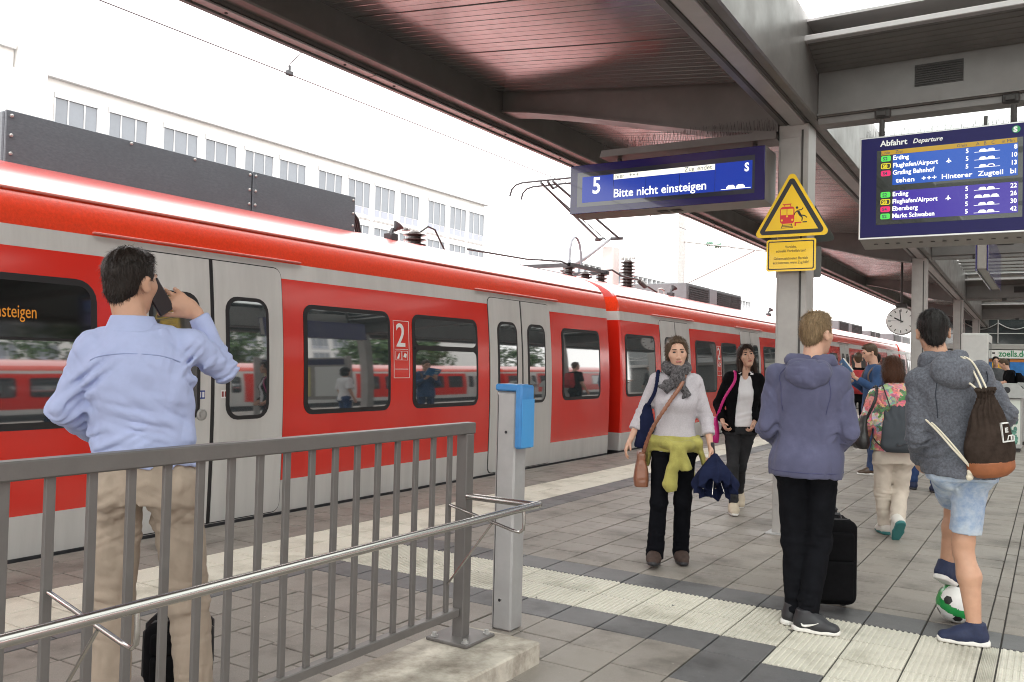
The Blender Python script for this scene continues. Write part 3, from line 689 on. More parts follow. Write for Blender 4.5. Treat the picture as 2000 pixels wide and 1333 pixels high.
W4 = thing('warning_text_plate', 'grey back of a rectangular plate below the dark triangle back', 'sign', (-1.955, 7.93, 2.39))
flat(W4, 'sign_plate', rpoly(rect(-.2, -.14, .2, .14), .02), .004, M('plate_back', (.22, .23, .235), .5, .3), .004); b = MB(); b.box(-.1, -.06, -.02, .1, -.001, .02); b.build('bracket', MC['steel'], W4)
# ---------------------------------------------------------------- track display hung from an arm
NAVY = M('navy_case', (0.014, 0.007, 0.105), 0.15, var=.05, coat=.5, coat_rough=.03)
CASE = M('case_grey', (0.34, 0.32, 0.30), .4, .4, var=.06)
LCD = emit_mat('lcd_blue', (0.012, 0.06, 0.55), 0.45); WHT = emit_mat('lcd_white', (1.0, 1.0, 0.93), 1.15); CRM = emit_mat('lcd_cream', (0.93, 0.92, 0.76), 0.95)
DINK = M('lcd_ink', (0.03, 0.05, 0.10), .3)
ARM = thing('sign_arm', 'grey steel arm with bird spikes reaching from the near column above the track display', 'bracket', (-2.06, 7.5, 3.43))
b = MB(); b.prism([(0, 0), (-1.70, .01), (-1.68, .075), (0, .07)], 'y', 0, .28); b.build('arm', MC['frame'], ARM)
b = MB()
for i in range(60):
    x = -.03-i*.0278; rr_ = random.Random(i)
    for j in range(3): b.tube([(x, .04, .07), (x+rr_.uniform(-.02, .02), .04+(j-1)*.05+rr_.uniform(-.01, .01), .07+.115+rr_.uniform(-.015, .01))], .0013, 3, cap=False)
b.build('bird_spikes', MC['dark'], ARM)['kind'] = 'stuff'
b = MB()
for x in (-1.55, -.22): b.tube([(x, .14, .01), (x, .14, -.07)], .022, 10)
b.build('hanger', MC['dark'], ARM)
DSP = thing('track_display', 'long blue hanging display reading 5 Bitte nicht einsteigen beside the near column', 'display', (0, 7.4, 0))
b = MB(); b.prism([(.005, 2.885), (.28, 2.868), (.34, 2.89), (.34, 3.352), (.005, 3.352)], 'x', -4.012, -2.118); b.build('case', CASE, DSP)
b = MB(); b.box(-4.014, -.012, 2.882, -2.116, .004, 3.354, .004); b.build('front_frame', NAVY, DSP)
flat(DSP, 'screen_surround', rect(-3.935, 2.945, -2.203, 3.279), -.0125, M('screen_surround', (.035, .04, .06), .1, coat=1, coat_rough=.02), .001)
xs = [-3.882, -3.549, -3.217, -2.887, -2.556, -2.222]
for i in range(5): flat(DSP, 'lcd_panel', rect(xs[i]+.002, 2.985, xs[i+1]-.002, 3.234), -.0140, LCD, .0012)
flat(DSP, 'ticker_strip', rect(-3.546, 3.182, -2.558, 3.233), -.0156, CRM, .0008)
ty = -.0166
text('lettering', '5', .218, WHT, DSP, (-3.772, ty, 3.068), ext=.0004, bold=.004, sx=.86)
text('lettering', 'Bitte nicht einsteigen', .112, WHT, DSP, (-3.548, ty, 3.013), ext=.0004, bold=.0009, sx=.965)
for w_, x_ in (('hier', -3.53), ('+', -3.392), ('+', -3.355), ('+', -3.318), ('Zug', -2.842), ('endet', -2.722)): text('lettering', w_, .060, DINK, DSP, (x_, ty, 3.190), ext=.0003)
text('lettering', 'S', .102, WHT, DSP, (-2.292, ty, 3.143), ext=.0004, bold=.003, sx=.85)
def cars_icon(parent, x, z, w, n, y, hollow=(), shift=1):
    flat(parent, 'train_icon', rect(x, z, x+w, z+.004*w/.27), y, WHT, .0004); cw = w/3.1; h = w*.115
    for i in range(n):
        a = x+w*.02+(shift*.5 if n == 2 else 0)*cw+i*cw; pl = [(a+.02*cw, z+.02*w), (a+.92*cw, z+.02*w), (a+.92*cw, z+.02*w+h*.5), (a+.72*cw, z+.02*w+h), (a+.22*cw, z+.02*w+h), (a+.02*cw, z+.02*w+h*.45)]
        flat(parent, 'train_icon', pl, y-.0002, WHT, .0004)
        if i in hollow: flat(parent, 'train_icon_gap', [(a+.47*cw+(p[0]-a-.47*cw)*.72, z+.02*w+(p[1]-z-.02*w)*.72+h*.02) for p in pl], y-.0008, emit_mat('lcd_blue', (0, 0, 0), 0), .0003)
cars_icon(DSP, -2.50, 2.995, .265, 2, ty)
b = MB(); b.box(-3.15, .1, 2.871, -3.05, .2, 2.875, T=None); b.box(-3.02, .1, 2.871, -2.92, .2, 2.875); b.build('vent', MC['dark'], DSP)
# ---------------------------------------------------------------- departure board
BRD = thing('departure_board', 'big dark blue Abfahrt Departure board hung above the right of the platform', 'display', (0, 7.3, 0))
b = MB(); b.prism([(.01, 2.48), (.26, 2.43), (.30, 2.46), (.30, 3.29), (.01, 3.29)], 'x', -1.325, -.085); b.build('case', CASE, BRD)
b = MB(); b.box(-1.33, -.006, 2.478, -.08, .009, 3.295, .003); b.build('front_edge', M('edge_alu', (.62, .62, .62), .3, .8), BRD)
b = MB(); b.box(-1.318, -.012, 2.492, -.092, -.004, 3.283, .002); b.build('front_frame', M('navy_board', (0.008, 0.006, 0.075), .35, spec=.25), BRD)
flat(BRD, 'screen_surround', rect(-1.20, 2.588, -.20, 3.178), -.0125, M('board_surround', (.025, .03, .028), .15, coat=1, coat_rough=.02), .001)
LB = emit_mat('lcd_azure', (0.012, 0.10, 0.52), 0.65); LP = emit_mat('lcd_violet', (0.06, 0.03, 0.40), 0.62); LY = emit_mat('lcd_yellow', (0.62, 0.36, 0.01), .55)
flat(BRD, 'header_strip', rect(-1.168, 3.139, -.238, 3.175), -.0140, LY, .0008)
b1_ = rect(-1.083, 2.897, -.232, 3.137); b2_ = rect(-1.078, 2.622, -.228, 2.850)
flat(BRD, 'lcd_panel', b1_, -.0140, LB, .0008); flat(BRD, 'lcd_panel', b2_, -.0140, LP, .0008)
ty = -.0152; PR = M('board_print', (.78, .80, .80), .4)
text('lettering', 'Abfahrt', .062, PR, BRD, (-1.175, -.0135, 3.212), ext=.0003, bold=.0016, sx=1.02); text('lettering', 'Departure', .05, PR, BRD, (-.942, -.0135, 3.212), ext=.0003, bold=.0008, shear=.25, sx=.98)
flat(BRD, 'green_roundel', [(-.245+.027*math.cos(a*.314), 3.238+.027*math.sin(a*.314)) for a in range(20)], -.0128, M('roundel_green', (.02, .30, .09), .4), .0006); text('lettering', 'S', .052, PR, BRD, (-.262, -.0140, 3.220), ext=.0003, bold=.003)
for s, x, z in (('Linie', -1.167, 3.146), ('Ziel', -1.065, 3.146), ('Gleis', -.634, 3.146), ('A', -.505, 3.146), ('B', -.455, 3.146), ('C', -.405, 3.146), ('in Min', -.338, 3.146)): text('lettering', s, .034, DINK, BRD, (x, ty, z), ext=.0002)
GRN = emit_mat('chip_green', (0.08, .62, .08), .9); YLW = emit_mat('chip_yellow', (.75, .62, .02), .9); PNK = emit_mat('chip_pink', (.72, .02, .13), .9)
chips = {'S2': (GRN, DINK), 'S8': (YLW, DINK), 'S4': (PNK, DINK)}
rows = [('S2', 'Erding', 3.095, '8', 2, ()), ('S8', 'Flughafen/Airport', 3.036, '10', 2, ()), ('S4', 'Grafing Bahnhof', 2.978, '13', 2, (1,)),
        ('S2', 'Erding', 2.808, '22', 2, ()), ('S8', 'Flughafen/Airport', 2.751, '26', 3, ()), ('S4', 'Ebersberg', 2.694, '30', 2, ()), ('S2', 'Markt Schwaben', 2.637, '42', 2, ())]
for ln, dest, z, mins, n, hol in rows:
    cm, im = chips[ln]; chip = flat(BRD, 'line_chip', rpoly(rect(-1.168, z-.006, -1.097, z+.038), .012), -.0140, cm, .0008)
    if ln == 'S8': flat(BRD, 'chip_inset', rpoly(rect(-1.163, z-.001, -1.102, z+.033), .009), -.0148, M('chip_dark', (.04, .035, .01), .4), .0004)
    text('lettering', ln, .036, YLW if ln == 'S8' else im, BRD, (-1.155, ty-.0006, z+.003), ext=.0002, bold=.001)
    text('lettering', dest, .049, WHT, BRD, (-1.082, ty, z), ext=.0003, bold=.0007, sx=.92)
    if 'Airport' in dest:
        flat(BRD, 'plane_icon', [(-.688+p*.9, z+q) for p, q in ((0, .036), (.004, .028), (.004, .02), (.02, .009), (.02, .004), (.004, .009), (.003, .001), (.009, -.003), (-.009, -.003), (-.003, .001), (-.004, .009), (-.02, .004), (-.02, .009), (-.004, .02), (-.004, .028))], ty, WHT, .0004)
    text('lettering', '5', .047, WHT, BRD, (-.574, ty, z), ext=.0003, bold=.0007, sx=.9); text('lettering', mins, .047, WHT, BRD, (-.236, ty, z), ext=.0003, bold=.0007, align='RIGHT', sx=.9)
    cars_icon(BRD, -.515, z-.002, .168, n, ty, hol)
for w_, x_ in (('tehen', -1.058), ('+', -.876), ('+', -.839), ('+', -.802), ('Hinterer', -.737), ('Zugteil', -.490), ('bl', -.283)): text('lettering', w_, .051, WHT, BRD, (x_, ty, 2.914), ext=.0003, bold=.0007, sx=1.16)
b = MB()
for k in range(14): b.lathe([(.016, 0), (.016, .004)], (-1.22+k*.083, .13, 2.4535), 8)
b.build('vent', MC['dark'], BRD)
for x in (-1.20, -.27): rod('hanger', [(x, .2, 3.29), (x, .2, 3.48)], .022, MC['dark'], BRD)
b = MB()
for i in range(80):
    x = -1.31+i*.0155; rr_ = random.Random(i+500)
    for j in range(2): b.tube([(x, .12+.1*j, 3.29), (x+rr_.uniform(-.01, .01), .12+.1*j+rr_.uniform(-.04, .04), 3.29+.10+rr_.uniform(-.02, .01))], .0012, 3, cap=False)
b.build('bird_spikes', MC['dark'], BRD)['kind'] = 'stuff'
# second display seen edge-on further along, and the platform clock
D2 = thing('track_display', 'narrow blue display seen edge on below the departure board', 'display', (-.64, 10.2, 0))
b = MB(); b.box(-.045, 0, 2.52, .045, .06, 2.94, .006); b.build('case', CASE, D2); b = MB(); b.box(.045, 0, 2.50, .06, 2.6, 2.96, .004); b.build('front_frame', NAVY, D2)
b = MB(); b.box(-.06, 0, 2.50, -.045, 2.6, 2.96, .004); b.build('front_frame', NAVY, D2)
b = MB(); b.box(-.045, .06, 2.52, .045, 2.6, 2.56, .004); b.build('case_floor', CASE, D2)
for yy in (.3, 2.2): rod('hanger', [(0, yy, 2.96), (0, yy, 4.2)], .02, MC['dark'], D2)
CK = thing('platform_clock', 'round white station clock hanging by a rod from the canopy', 'clock', (-2.99, 21.72, 2.57))
b = MB(); b.lathe([(.30, .0), (.325, .02), (.325, .12), (.30, .14)], (0, -.07, 0), 40, axis='y'); b.build('case', CASE, CK, smooth=35)
b = MB(); b.lathe([(.30, -.004), (.30, .0)], (0, -.07, 0), 40, axis='y'); b.build('dial', M('dial_white', (.85, .86, .84), .3), CK)
for h in range(12):
    a = math.pi*2*h/12; d = Vector((math.sin(a), math.cos(a))); flat(CK, 'hour_mark', stroke(d*.215, d*.275, .018), -.075, INK, .001)
for ang, l, w in ((297, .16, .028), (354, .25, .02)):
    d = Vector((math.sin(R(ang)), math.cos(R(ang)))); flat(CK, 'hand', stroke(d*-.05, d*l, w), -.077, INK, .001)
d = Vector((math.sin(R(272)), math.cos(R(272)))); flat(CK, 'second_hand', stroke(d*-.05, d*.24, .008), -.079, M('hand_grey', (.35, .35, .35), .5), .001)
rod('hanger', [(0, 0, .31), (0, 0, 1.48)], .025, MC['dark'], CK); b = MB(); b.box(-.12, -.05, .30, .12, .05, .42, .02); b.build('mount', MC['dark'], CK)
# ---------------------------------------------------------------- railing, plinth, ticket stamping post
PL = thing('concrete_plinth', 'low stained concrete plinth carrying the grey railing', 'plinth')
b = MB(); b.box(-2.56, -1.5, -.02, -2.07, 3.62, .10, .008)
for i in range(len(b.v)):
    x, y, z = b.v[i]
b.build('plinth_body', M('raw_concrete', (0.50, 0.465, 0.40), 0.9, var=.16, vscale=7, stain=.5, sscale=6, bump=.004, bscale=38, stain_col=(.22, .19, .155)), PL)
RP = M('railing_paint', (0.135, 0.127, 0.122), 0.42, .15, var=.09, vscale=9, rvar=.08, bump=.0003, bscale=120, stain=.12, sscale=5)
RL = thing('railing', 'grey painted steel bar railing on a concrete plinth in the foreground', 'railing', (-2.41, 0, .10))
b = MB(); b.box(-.027, -1.4, .985, .027, 3.485, 1.04, .005); b.build('top_rail', RP, RL)
b = MB(); b.box(-.022, -1.4, .118, .022, 3.39, .156, .004); b.build('bottom_rail', RP, RL)
for yy in (3.435, -1.35):
    b = MB(); b.box(-.031, yy-.031, .012, .031, yy+.031, .986, .004); p_ = b.build('post', RP, RL)
    b = MB(); b.box(-.12, yy-.12, .001, .12, yy+.12, .016, .003); b.build('base_plate', RP, p_)
    for dx in (-.09, .09):
        for dy in (-.09, .09):
            b = MB(); b.lathe([(.019, 0), (.019, .006), (.011, .006), (.011, .02)], (dx, yy+dy, .0155), 6); b.build('bolt', MG['galv'], p_)
bars_y = [3.435-.128*i for i in range(1, 37)]
bm_ = MB(); bm_.box(-.008, -.0145, .154, .008, .0145, .987, .002); bb = bm_.build('bar', RP, RL); bb.location = (0, bars_y[0], 0)
for y in bars_y[1:]:
    o = bb.copy(); COL.objects.link(o); o.location = (0, y, 0)
HS = MG['steel']
hb = MB(); hx, hz = .42, .69
hb.tube([(hx, -1.5, hz), (hx, 3.42, hz)], .0165, 18); hr = hb.build('handrail', HS, RL, smooth=40)
b = MB(); b.tube([(hx, 3.405, hz), (.04, 3.405, hz)], .0155, 16); b.build('return_tube', HS, hr, smooth=40)
b = MB(); b.lathe([(.0165, 0), (.0172, .003), (.0172, .02), (.013, .028), (.004, .031)], (hx, 3.415, hz), 16, axis='y'); b.build('end_cap', HS, hr, smooth=40)
for yb in (bars_y[0]-.005, bars_y[15], bars_y[27]):
    b = MB(); a = yb; pts = [(.012, a, hz-.03), (hx-.06, a, hz-.105), (hx-.02, a, hz-.11), (hx, a, hz-.095), (hx+.002, a, hz-.06), (hx, a, hz-.015)]
    b.tube(pts, .0075, 10); b.build('bracket', HS, hr, smooth=40)
    b = MB(); b.tube([(.012, a, hz-.40), (hx*.60, a, hz-.09)], .0055, 8); b.build('brace', HS, hr, smooth=40)
TP = thing('ticket_validator', 'square grey post with a blue ticket stamping box at the end of the railing', 'post', (-2.465, 3.98, 0))
PS = M('post_grey', (.4, .4, .4)); b = MB(); b.box(-.088, -.062, 0, .036, .062, 1.278, .010); b.build('post', PS, TP)
b = MB(); b.box(-.075, -.0635, 0.0, -.071, -.0615, 1.26); b.build('groove', MC['dark'], TP)
BLU = M('validator_blue', (0.035, 0.22, 0.52), .35, var=.08, vscale=10, coat=.4, stain=.12, sscale=12)
b = MB(); b.box(.037, -.075, .975, .080, .06, 1.315, .010); bx = b.build('validator_box', BLU, TP, smooth=30)
b = MB(); b.box(-.09, -.075, 1.281, .05, .06, 1.318, .008); b.build('hood', BLU, bx, smooth=30)
b = MB(); b.box(.0805, -.07, .98, .085, .055, 1.24, .002); b.build('cover_plate', M('validator_blue2', (0.05, 0.27, .58), .35), bx)
for z, x in ((1.06, -.02), (.16, -.035)):
    b = MB(); b.lathe([(.014, 0), (.014, -.002), (.009, -.002), (.009, .0)], (x, -.062, z), 14, axis='y'); b.build('screw', MG['galv'], TP); b = MB(); b.lathe([(.008, 0), (.008, -.003)], (x, -.0625, z), 10, axis='y'); b.build('hole', INK, TP)
# ---------------------------------------------------------------- buildings beyond the tracks
WALL = M('white_render', (0.80, 0.79, 0.77), .9, var=.03, vscale=.6); CONC = M('window_band', (.40, .41, .42), .7); PANE = M('pane_pale', (.17, .19, .22), .08, ior=1.7, var=.15, vscale=.5)
ALU = M('window_alu', (.52, .52, .53), .4, .3)
SB = thing('station_building', 'long white station building with rows of windows beyond the train', 'building', (-45, 0, 0))
b = MB(); b.box(-14, -4, -1.2, 0, 66.2, 15.72); b.build('wall', WALL, SB)
b = MB(); b.box(-14.1, 24.3, 15.722, .35, 66.5, 16.02); b.build('cornice', M('cornice_grey', (.55, .55, .56), .8), SB); b = MB(); b.box(-14.1, -4, 16.6, .25, 23.2, 16.9); b.build('cornice', M('cornice_grey', (0, 0, 0)), SB)
b = MB(); b.box(-14, -4, 15.721, -.002, 23.2, 16.6); b.build('wall', WALL, SB)
b = MB(); b.box(-.6, 23.3, 6, .7, 24.6, 19.2); b.build('chimney', WALL, SB)
b = MB(); b.box(-6, 10, 16.9, -.4, 22.3, 19.5); b.box(-8, 26.0, 16.02, -4, 31.5, 18.3); b.build('roof_house', M('roof_house_metal', (.62, .63, .64), .6, .2), SB)
fr_m = MB(); fr_m.box(.0, -1.25, 0, .06, 1.25, .28); fr_m.box(.0, -1.25, .28, .05, -1.17, 2.72); fr_m.box(0, 1.17, .28, .05, 1.25, 2.72); fr_m.box(0, -.5, .28, .05, -.42, 2.72); fr_m.box(0, .42, .28, .05, .5, 2.72); fr_m.box(0, -1.25, 2.72, .10, 1.25, 3.0)
pn_m = MB()
for a, c in ((-1.17, -.5), (-.42, .42), (.5, 1.17)): pn_m.box(.003, a, .85, .012, c, 2.72)
lw_m = MB()
for a, c in ((-1.1, -.6), (-.36, .36), (.58, 1.1)): lw_m.box(.003, a, .3, .02, c, .82)
def mk(mb, mat, nm):
    me = bpy.data.meshes.new(nm); me.from_pydata(mb.v, [], mb.f); me.materials.append(mat); return me
fme, pme_, lme = mk(fr_m, ALU, 'window'), mk(pn_m, PANE, 'pane'), mk(lw_m, M('panel_lilac', (.33, .35, .42), .3), 'parapet_pane')
wy = [26.6, 29.7, 33.2, 36.2, 39.3, 42.3, 46.0, 49.1, 52.1, 55.2, 58.9, 62.0, 64.9]
for iy, y in enumerate([12.5, 15.6, 18.7]+wy):
    for z in (12.05, 8.75, 5.4):
        if z < 8 and iy < 3: continue
        w = link('window', fme, SB, (.002, y, z)); link('pane', pme_, w); link('parapet_pane', lme, w)
OB = thing('office_block', 'far pale grey office block with a grid facade behind the pantograph', 'building', (-45, 0, 0))
b = MB(); b.box(-16, 84, -1.2, 0, 150, 12.7); b.build('wall', M('far_grey', (.50, .52, .54), .8), OB)
fm = MB()
for k in range(44): fm.box(0, 84+k*1.5, 3, .4, 84.3+k*1.5, 12.7)
for z in (4, 6.2, 8.4, 10.6, 12.4): fm.box(0, 84, z, .5, 150, z+.35)
fm.build('facade_grid', M('far_white', (.72, .73, .74), .7), OB)
b = MB(); b.box(-.1, 84.2, 3.2, .02, 149.8, 12.4); b.build('glazing', PANE, OB)
# catenary
MS = thing('catenary_mast', 'distant steel catenary mast with cantilever arms between the tracks', 'mast', (-11.2, 29.0, -1.2))
b = MB(); b.box(-.1, -.1, 0, .1, .1, 8.6, .01); b.build('mast', MG['galv'], MS)
rod('cantilever', [(0, 0, 7.0), (3.6, -.2, 6.4)], .03, MG['galv'], MS); rod('cantilever', [(0, 0, 5.4), (2.6, 0, 6.55)], .03, MG['galv'], MS)
for x, z in ((1.02, 7.06-.2), (1.32, 6.98-.2)):
    b = MB(); b.lathe([(.04, -.12), (.1, -.08), (.05, -.03), (.1, .0), (.05, .05), (.1, .08), (.04, .12)], (x, 0, z), 10, axis='x'); b.build('insulator', M('insulator_green', (.10, .22, .15), .3), MS)
WIRE = M('copper_wire', (.16, .13, .14), .5, .5)
o = rod('contact_wire', [(-7.5, -40, 4.68), (-7.5, 120, 4.68)], .0075, WIRE, None, 6); tag(o, 'thin contact wire above the train and its raised pantograph', 'wire')
o = rod('catenary_wire', [(-15.2, -40, 5.0), (-15.2, 120, 5.0)], .0075, WIRE, None, 6); tag(o, 'lower thin wire crossing in front of the white station building windows', 'wire')
ST = thing('steady_arm', 'small steady arm clipped to the contact wire', 'wire fitting', (-7.5, 6.96, 4.68)); rod('arm', [(0, 0, .02), (-.02, .0, .1), (.3, .1, .42), (.9, .3, .62)], .006, WIRE, ST, 6); b = MB(); b.box(-.025, -.05, -.015, .025, .05, .04, .01); b.box(-.012, -.012, .03, .012, .012, .10, .003); b.build('clip', MG['dkmetal'], ST)
# ---------------------------------------------------------------- concourse at the end of the platform and things before it
HB = thing('concourse_building', 'dark glazed concourse at the far end of the platform', 'building', (0, 46.5, 0))
b = MB(); b.box(-5.2, 0, 0, 9, 6, 6.5); b.build('wall', M('concourse_grey', (.13, .135, .13), .7, var=.15), HB)
b = MB(); b.box(-5.1, -.06, 2.75, 8.9, -.001, 4.4); b.build('glazing', M('concourse_glass', (.03, .04, .042), .08, ior=2.0), HB)
tr_ = MB()
for k in range(10):
    x = -5+k*1.4
    for j in range(8): tr_.tube([(x+1.4*j/8, -.1, 3.75-.30*math.sin(math.pi*j/8)), (x+1.4*(j+1)/8, -.1, 3.75-.30*math.sin(math.pi*(j+1)/8))], .022, 5)
    tr_.tube([(x, -.1, 2.8), (x, -.1, 4.3)], .03, 5)
tr_.tube([(-5, -.1, 3.25), (9, -.1, 3.25)], .025, 5); tr_.build('truss', MG['galv'], HB)
b = MB(); b.box(-5.15, -.25, 2.50, 8.9, -.065, 2.76, .02); b.build('ledge', M('ledge_grey', (.36, .36, .34), .6), HB)
BN = thing('shop_banner', 'white banner with green zoells.de lettering on the concourse front', 'sign', (-1.55, 46.2, 2.27)); b = MB(); b.box(-1.1, -.02, -.19, 2.6, .04, .19, .01); b.build('banner_board', M('banner_white', (.8, .82, .78), .5), BN)
text('lettering', 'zoells.de', .40, M('banner_green', (.02, .26, .10), .5), BN, (-.60, -.024, -.10), ext=.002, bold=.008, sx=.82)
b = MB(); b.box(-.98, -.03, .02, -.75, -.021, .09, .01); b.build('arrow_print', INK, BN)
YP = thing('timetable_panel', 'yellow timetable panel on the concourse wall under the banner', 'panel', (-2.31, 46.3, 1.15)); b = MB(); b.box(-.28, 0, 0, .28, .05, .90, .01); b.build('panel_board', M('panel_yellow', (.85, .50, .02), .5), YP)
b = MB()
for k in range(4): b.box(-.2, -.004, .45+k*.04, .1, -.001, .462+k*.04)
b.build('print_lines', INK, YP)
BP = thing('advert_panel', 'blue and orange advert panel on the concourse wall at the right edge', 'panel', (-.95, 46.3, 1.3)); b = MB(); b.box(-.75, 0, 0, .9, .05, .75, .01); b.build('panel_board', M('advert_blue', (.03, .20, .55), .5, var=.4, vscale=2), BP); b = MB(); b.box(-.75, -.006, .62, .9, -.001, .75); b.build('orange_band', M('advert_orange', (.7, .25, .05), .5), BP)
KS = thing('display_cabinet', 'white glazed display cabinet standing by the canopy columns', 'cabinet', (-1.70, 24.9, 0))
b = MB(); b.box(-.31, 0, 0, .31, 1.6, 2.42, .03); b.build('cabinet_body', M('cabinet_white', (.62, .63, .61), .45, var=.05), KS)
for k in range(2): b = MB(); b.box(.311, .12+k*.74, .7, .318, .78+k*.74, 2.2, .002); b.build('door_glass', M('cabinet_glass', (.06, .08, .09), .08, ior=1.9), KS)
def bin_(x, y, lab, pic):
    t = thing('recycling_bin', lab, 'bin', (x, y, 0)); s = M('bin_steel', (.40, .41, .40), .4, .5, var=.08)
    b = MB(); b.box(-.19, -.3, .06, .19, .3, .98, .015); b.build('bin_body', s, t)
    b = MB(); b.prism([(-.24, .98), (.24, .98), (.24, 1.1), (.1, 1.24), (-.1, 1.24), (-.24, 1.1)], 'y', -.36, .36); lid = b.build('lid', s, t)
    b = MB(); b.lathe([(.06, -.362), (.06, -.364)], (-.05, 0, 1.12), 14, axis='y'); b.build('opening', INK, lid)
    b = MB(); b.box(-.17, -.27, 0, .17, .27, .06); b.build('foot', MC['dark'], t)
    if pic:
        b = MB(); b.box(-.165, -.306, .14, .165, -.3005, .94, .001); b.build('picture_panel', M('bin_picture', (.62, .66, .60), .4), t)
        r = random.Random(4); b = MB()
        for k in range(26):
            cx, cz = r.uniform(-.12, .12), .18+abs(r.gauss(0, .2)); w = r.uniform(.015, .04)
            if cz < .62: b.add([(cx+w*math.cos(a*.785), -.3065-.0001*k, cz+w*1.6*math.sin(a*.785)) for a in range(8)], [tuple(range(8))])
        b.build('picture_print', M('bin_print', (.10, .26, .20), .5, var=.6, vscale=20), t)
bin_(-.66, 18.5, 'waste bin with a green picture panel on its front', True); bin_(-.50, 20.4, 'plain grey steel waste bin behind the bin with the picture', False)
# ---------------------------------------------------------------- soft bodies: distance fields turned into one continuous surface
V3 = lambda *a: np.array(a if len(a) > 1 else a[0], dtype=np.float32)
_C8 = np.array([(i >> 2 & 1, i >> 1 & 1, i & 1) for i in range(8)])
_ED = [(a, b) for a in range(8) for b in range(8) if b > a and abs(_C8[a]-_C8[b]).sum() == 1]
def unit(v): v = V3(v); n = np.linalg.norm(v); return v/n if n > 1e-9 else v
def rotm(yaw=0, pitch=0, roll=0):      # columns: right, forward, up; degrees (yaw left, pitch up, roll to the right)
    m = Matrix.Rotation(R(yaw), 3, 'Z') @ Matrix.Rotation(R(pitch), 3, 'X') @ Matrix.Rotation(R(roll), 3, 'Y')
    return np.array(m, dtype=np.float32)
def vnoise(p, seed=0):
    i = np.floor(p).astype(np.int64); f = (p-i).astype(np.float32); f = f*f*(3-2*f); out = np.zeros(len(p), np.float32)
    for dx in (0, 1):
        for dy in (0, 1):
            for dz in (0, 1):
                h = ((i[:, 0]+dx)*73856093) ^ ((i[:, 1]+dy)*19349663) ^ ((i[:, 2]+dz)*83492791) ^ (seed*2654435)
                h = (h*(h*h*15731+789221)+1376312589) & 0x7fffffff
                w = (f[:, 0] if dx else 1-f[:, 0])*(f[:, 1] if dy else 1-f[:, 1])*(f[:, 2] if dz else 1-f[:, 2])
                out += w*(h/1073741824.0-1.0).astype(np.float32)
    return out
def cone(a, b, ra, rb, e=1.0, side=None, flat=(0, 0)):
    a, b = V3(a), V3(b); ab = b-a; L2 = float(ab@ab)+1e-12; L = math.sqrt(L2); m = max(ra, rb)*max(1, e); sd = unit(side) if side is not None else None
    lo = np.minimum(a, b)-m; hi = np.maximum(a, b)+m
    def fn(x, y, z):
        px, py, pz = x-a[0], y-a[1], z-a[2]; tu = (px*ab[0]+py*ab[1]+pz*ab[2])/L2; t = np.clip(tu, 0, 1)
        qx, qy, qz = px-t*ab[0], py-t*ab[1], pz-t*ab[2]; q2 = qx*qx+qy*qy+qz*qz
        if sd is not None: s = qx*sd[0]+qy*sd[1]+qz*sd[2]; q2 = q2-s*s+(s/e)**2
        d = (np.sqrt(np.maximum(q2, 0))-(ra+(rb-ra)*t))*min(1, e)
        if flat[1]: d = np.maximum(d, (tu-1)*L)
        if flat[0]: d = np.maximum(d, -tu*L)
        return d
    return fn, lo, hi
def ell(c, r, Rm=None):
    c, r = V3(c), V3(r); m = float(r.max())
    def fn(x, y, z):
        px, py, pz = x-c[0], y-c[1], z-c[2]
        if Rm is not None: px, py, pz = (px*Rm[0, i]+py*Rm[1, i]+pz*Rm[2, i] for i in range(3))
        k = np.sqrt((px/r[0])**2+(py/r[1])**2+(pz/r[2])**2); k2 = np.sqrt((px/r[0]**2)**2+(py/r[1]**2)**2+(pz/r[2]**2)**2)+1e-6
        return k*(k-1)/k2
    return fn, c-m, c+m
def rbox(c, h, rd, Rm=None):
    c, h = V3(c), V3(h); m = float(np.linalg.norm(h))
    def fn(x, y, z):
        px, py, pz = x-c[0], y-c[1], z-c[2]
        if Rm is not None: px, py, pz = (px*Rm[0, i]+py*Rm[1, i]+pz*Rm[2, i] for i in range(3))
        qx, qy, qz = np.abs(px)-h[0]+rd, np.abs(py)-h[1]+rd, np.abs(pz)-h[2]+rd
        return np.sqrt(np.maximum(qx, 0)**2+np.maximum(qy, 0)**2+np.maximum(qz, 0)**2)+np.minimum(np.maximum(np.maximum(qx, qy), qz), 0)-rd
    return fn, c-m, c+m
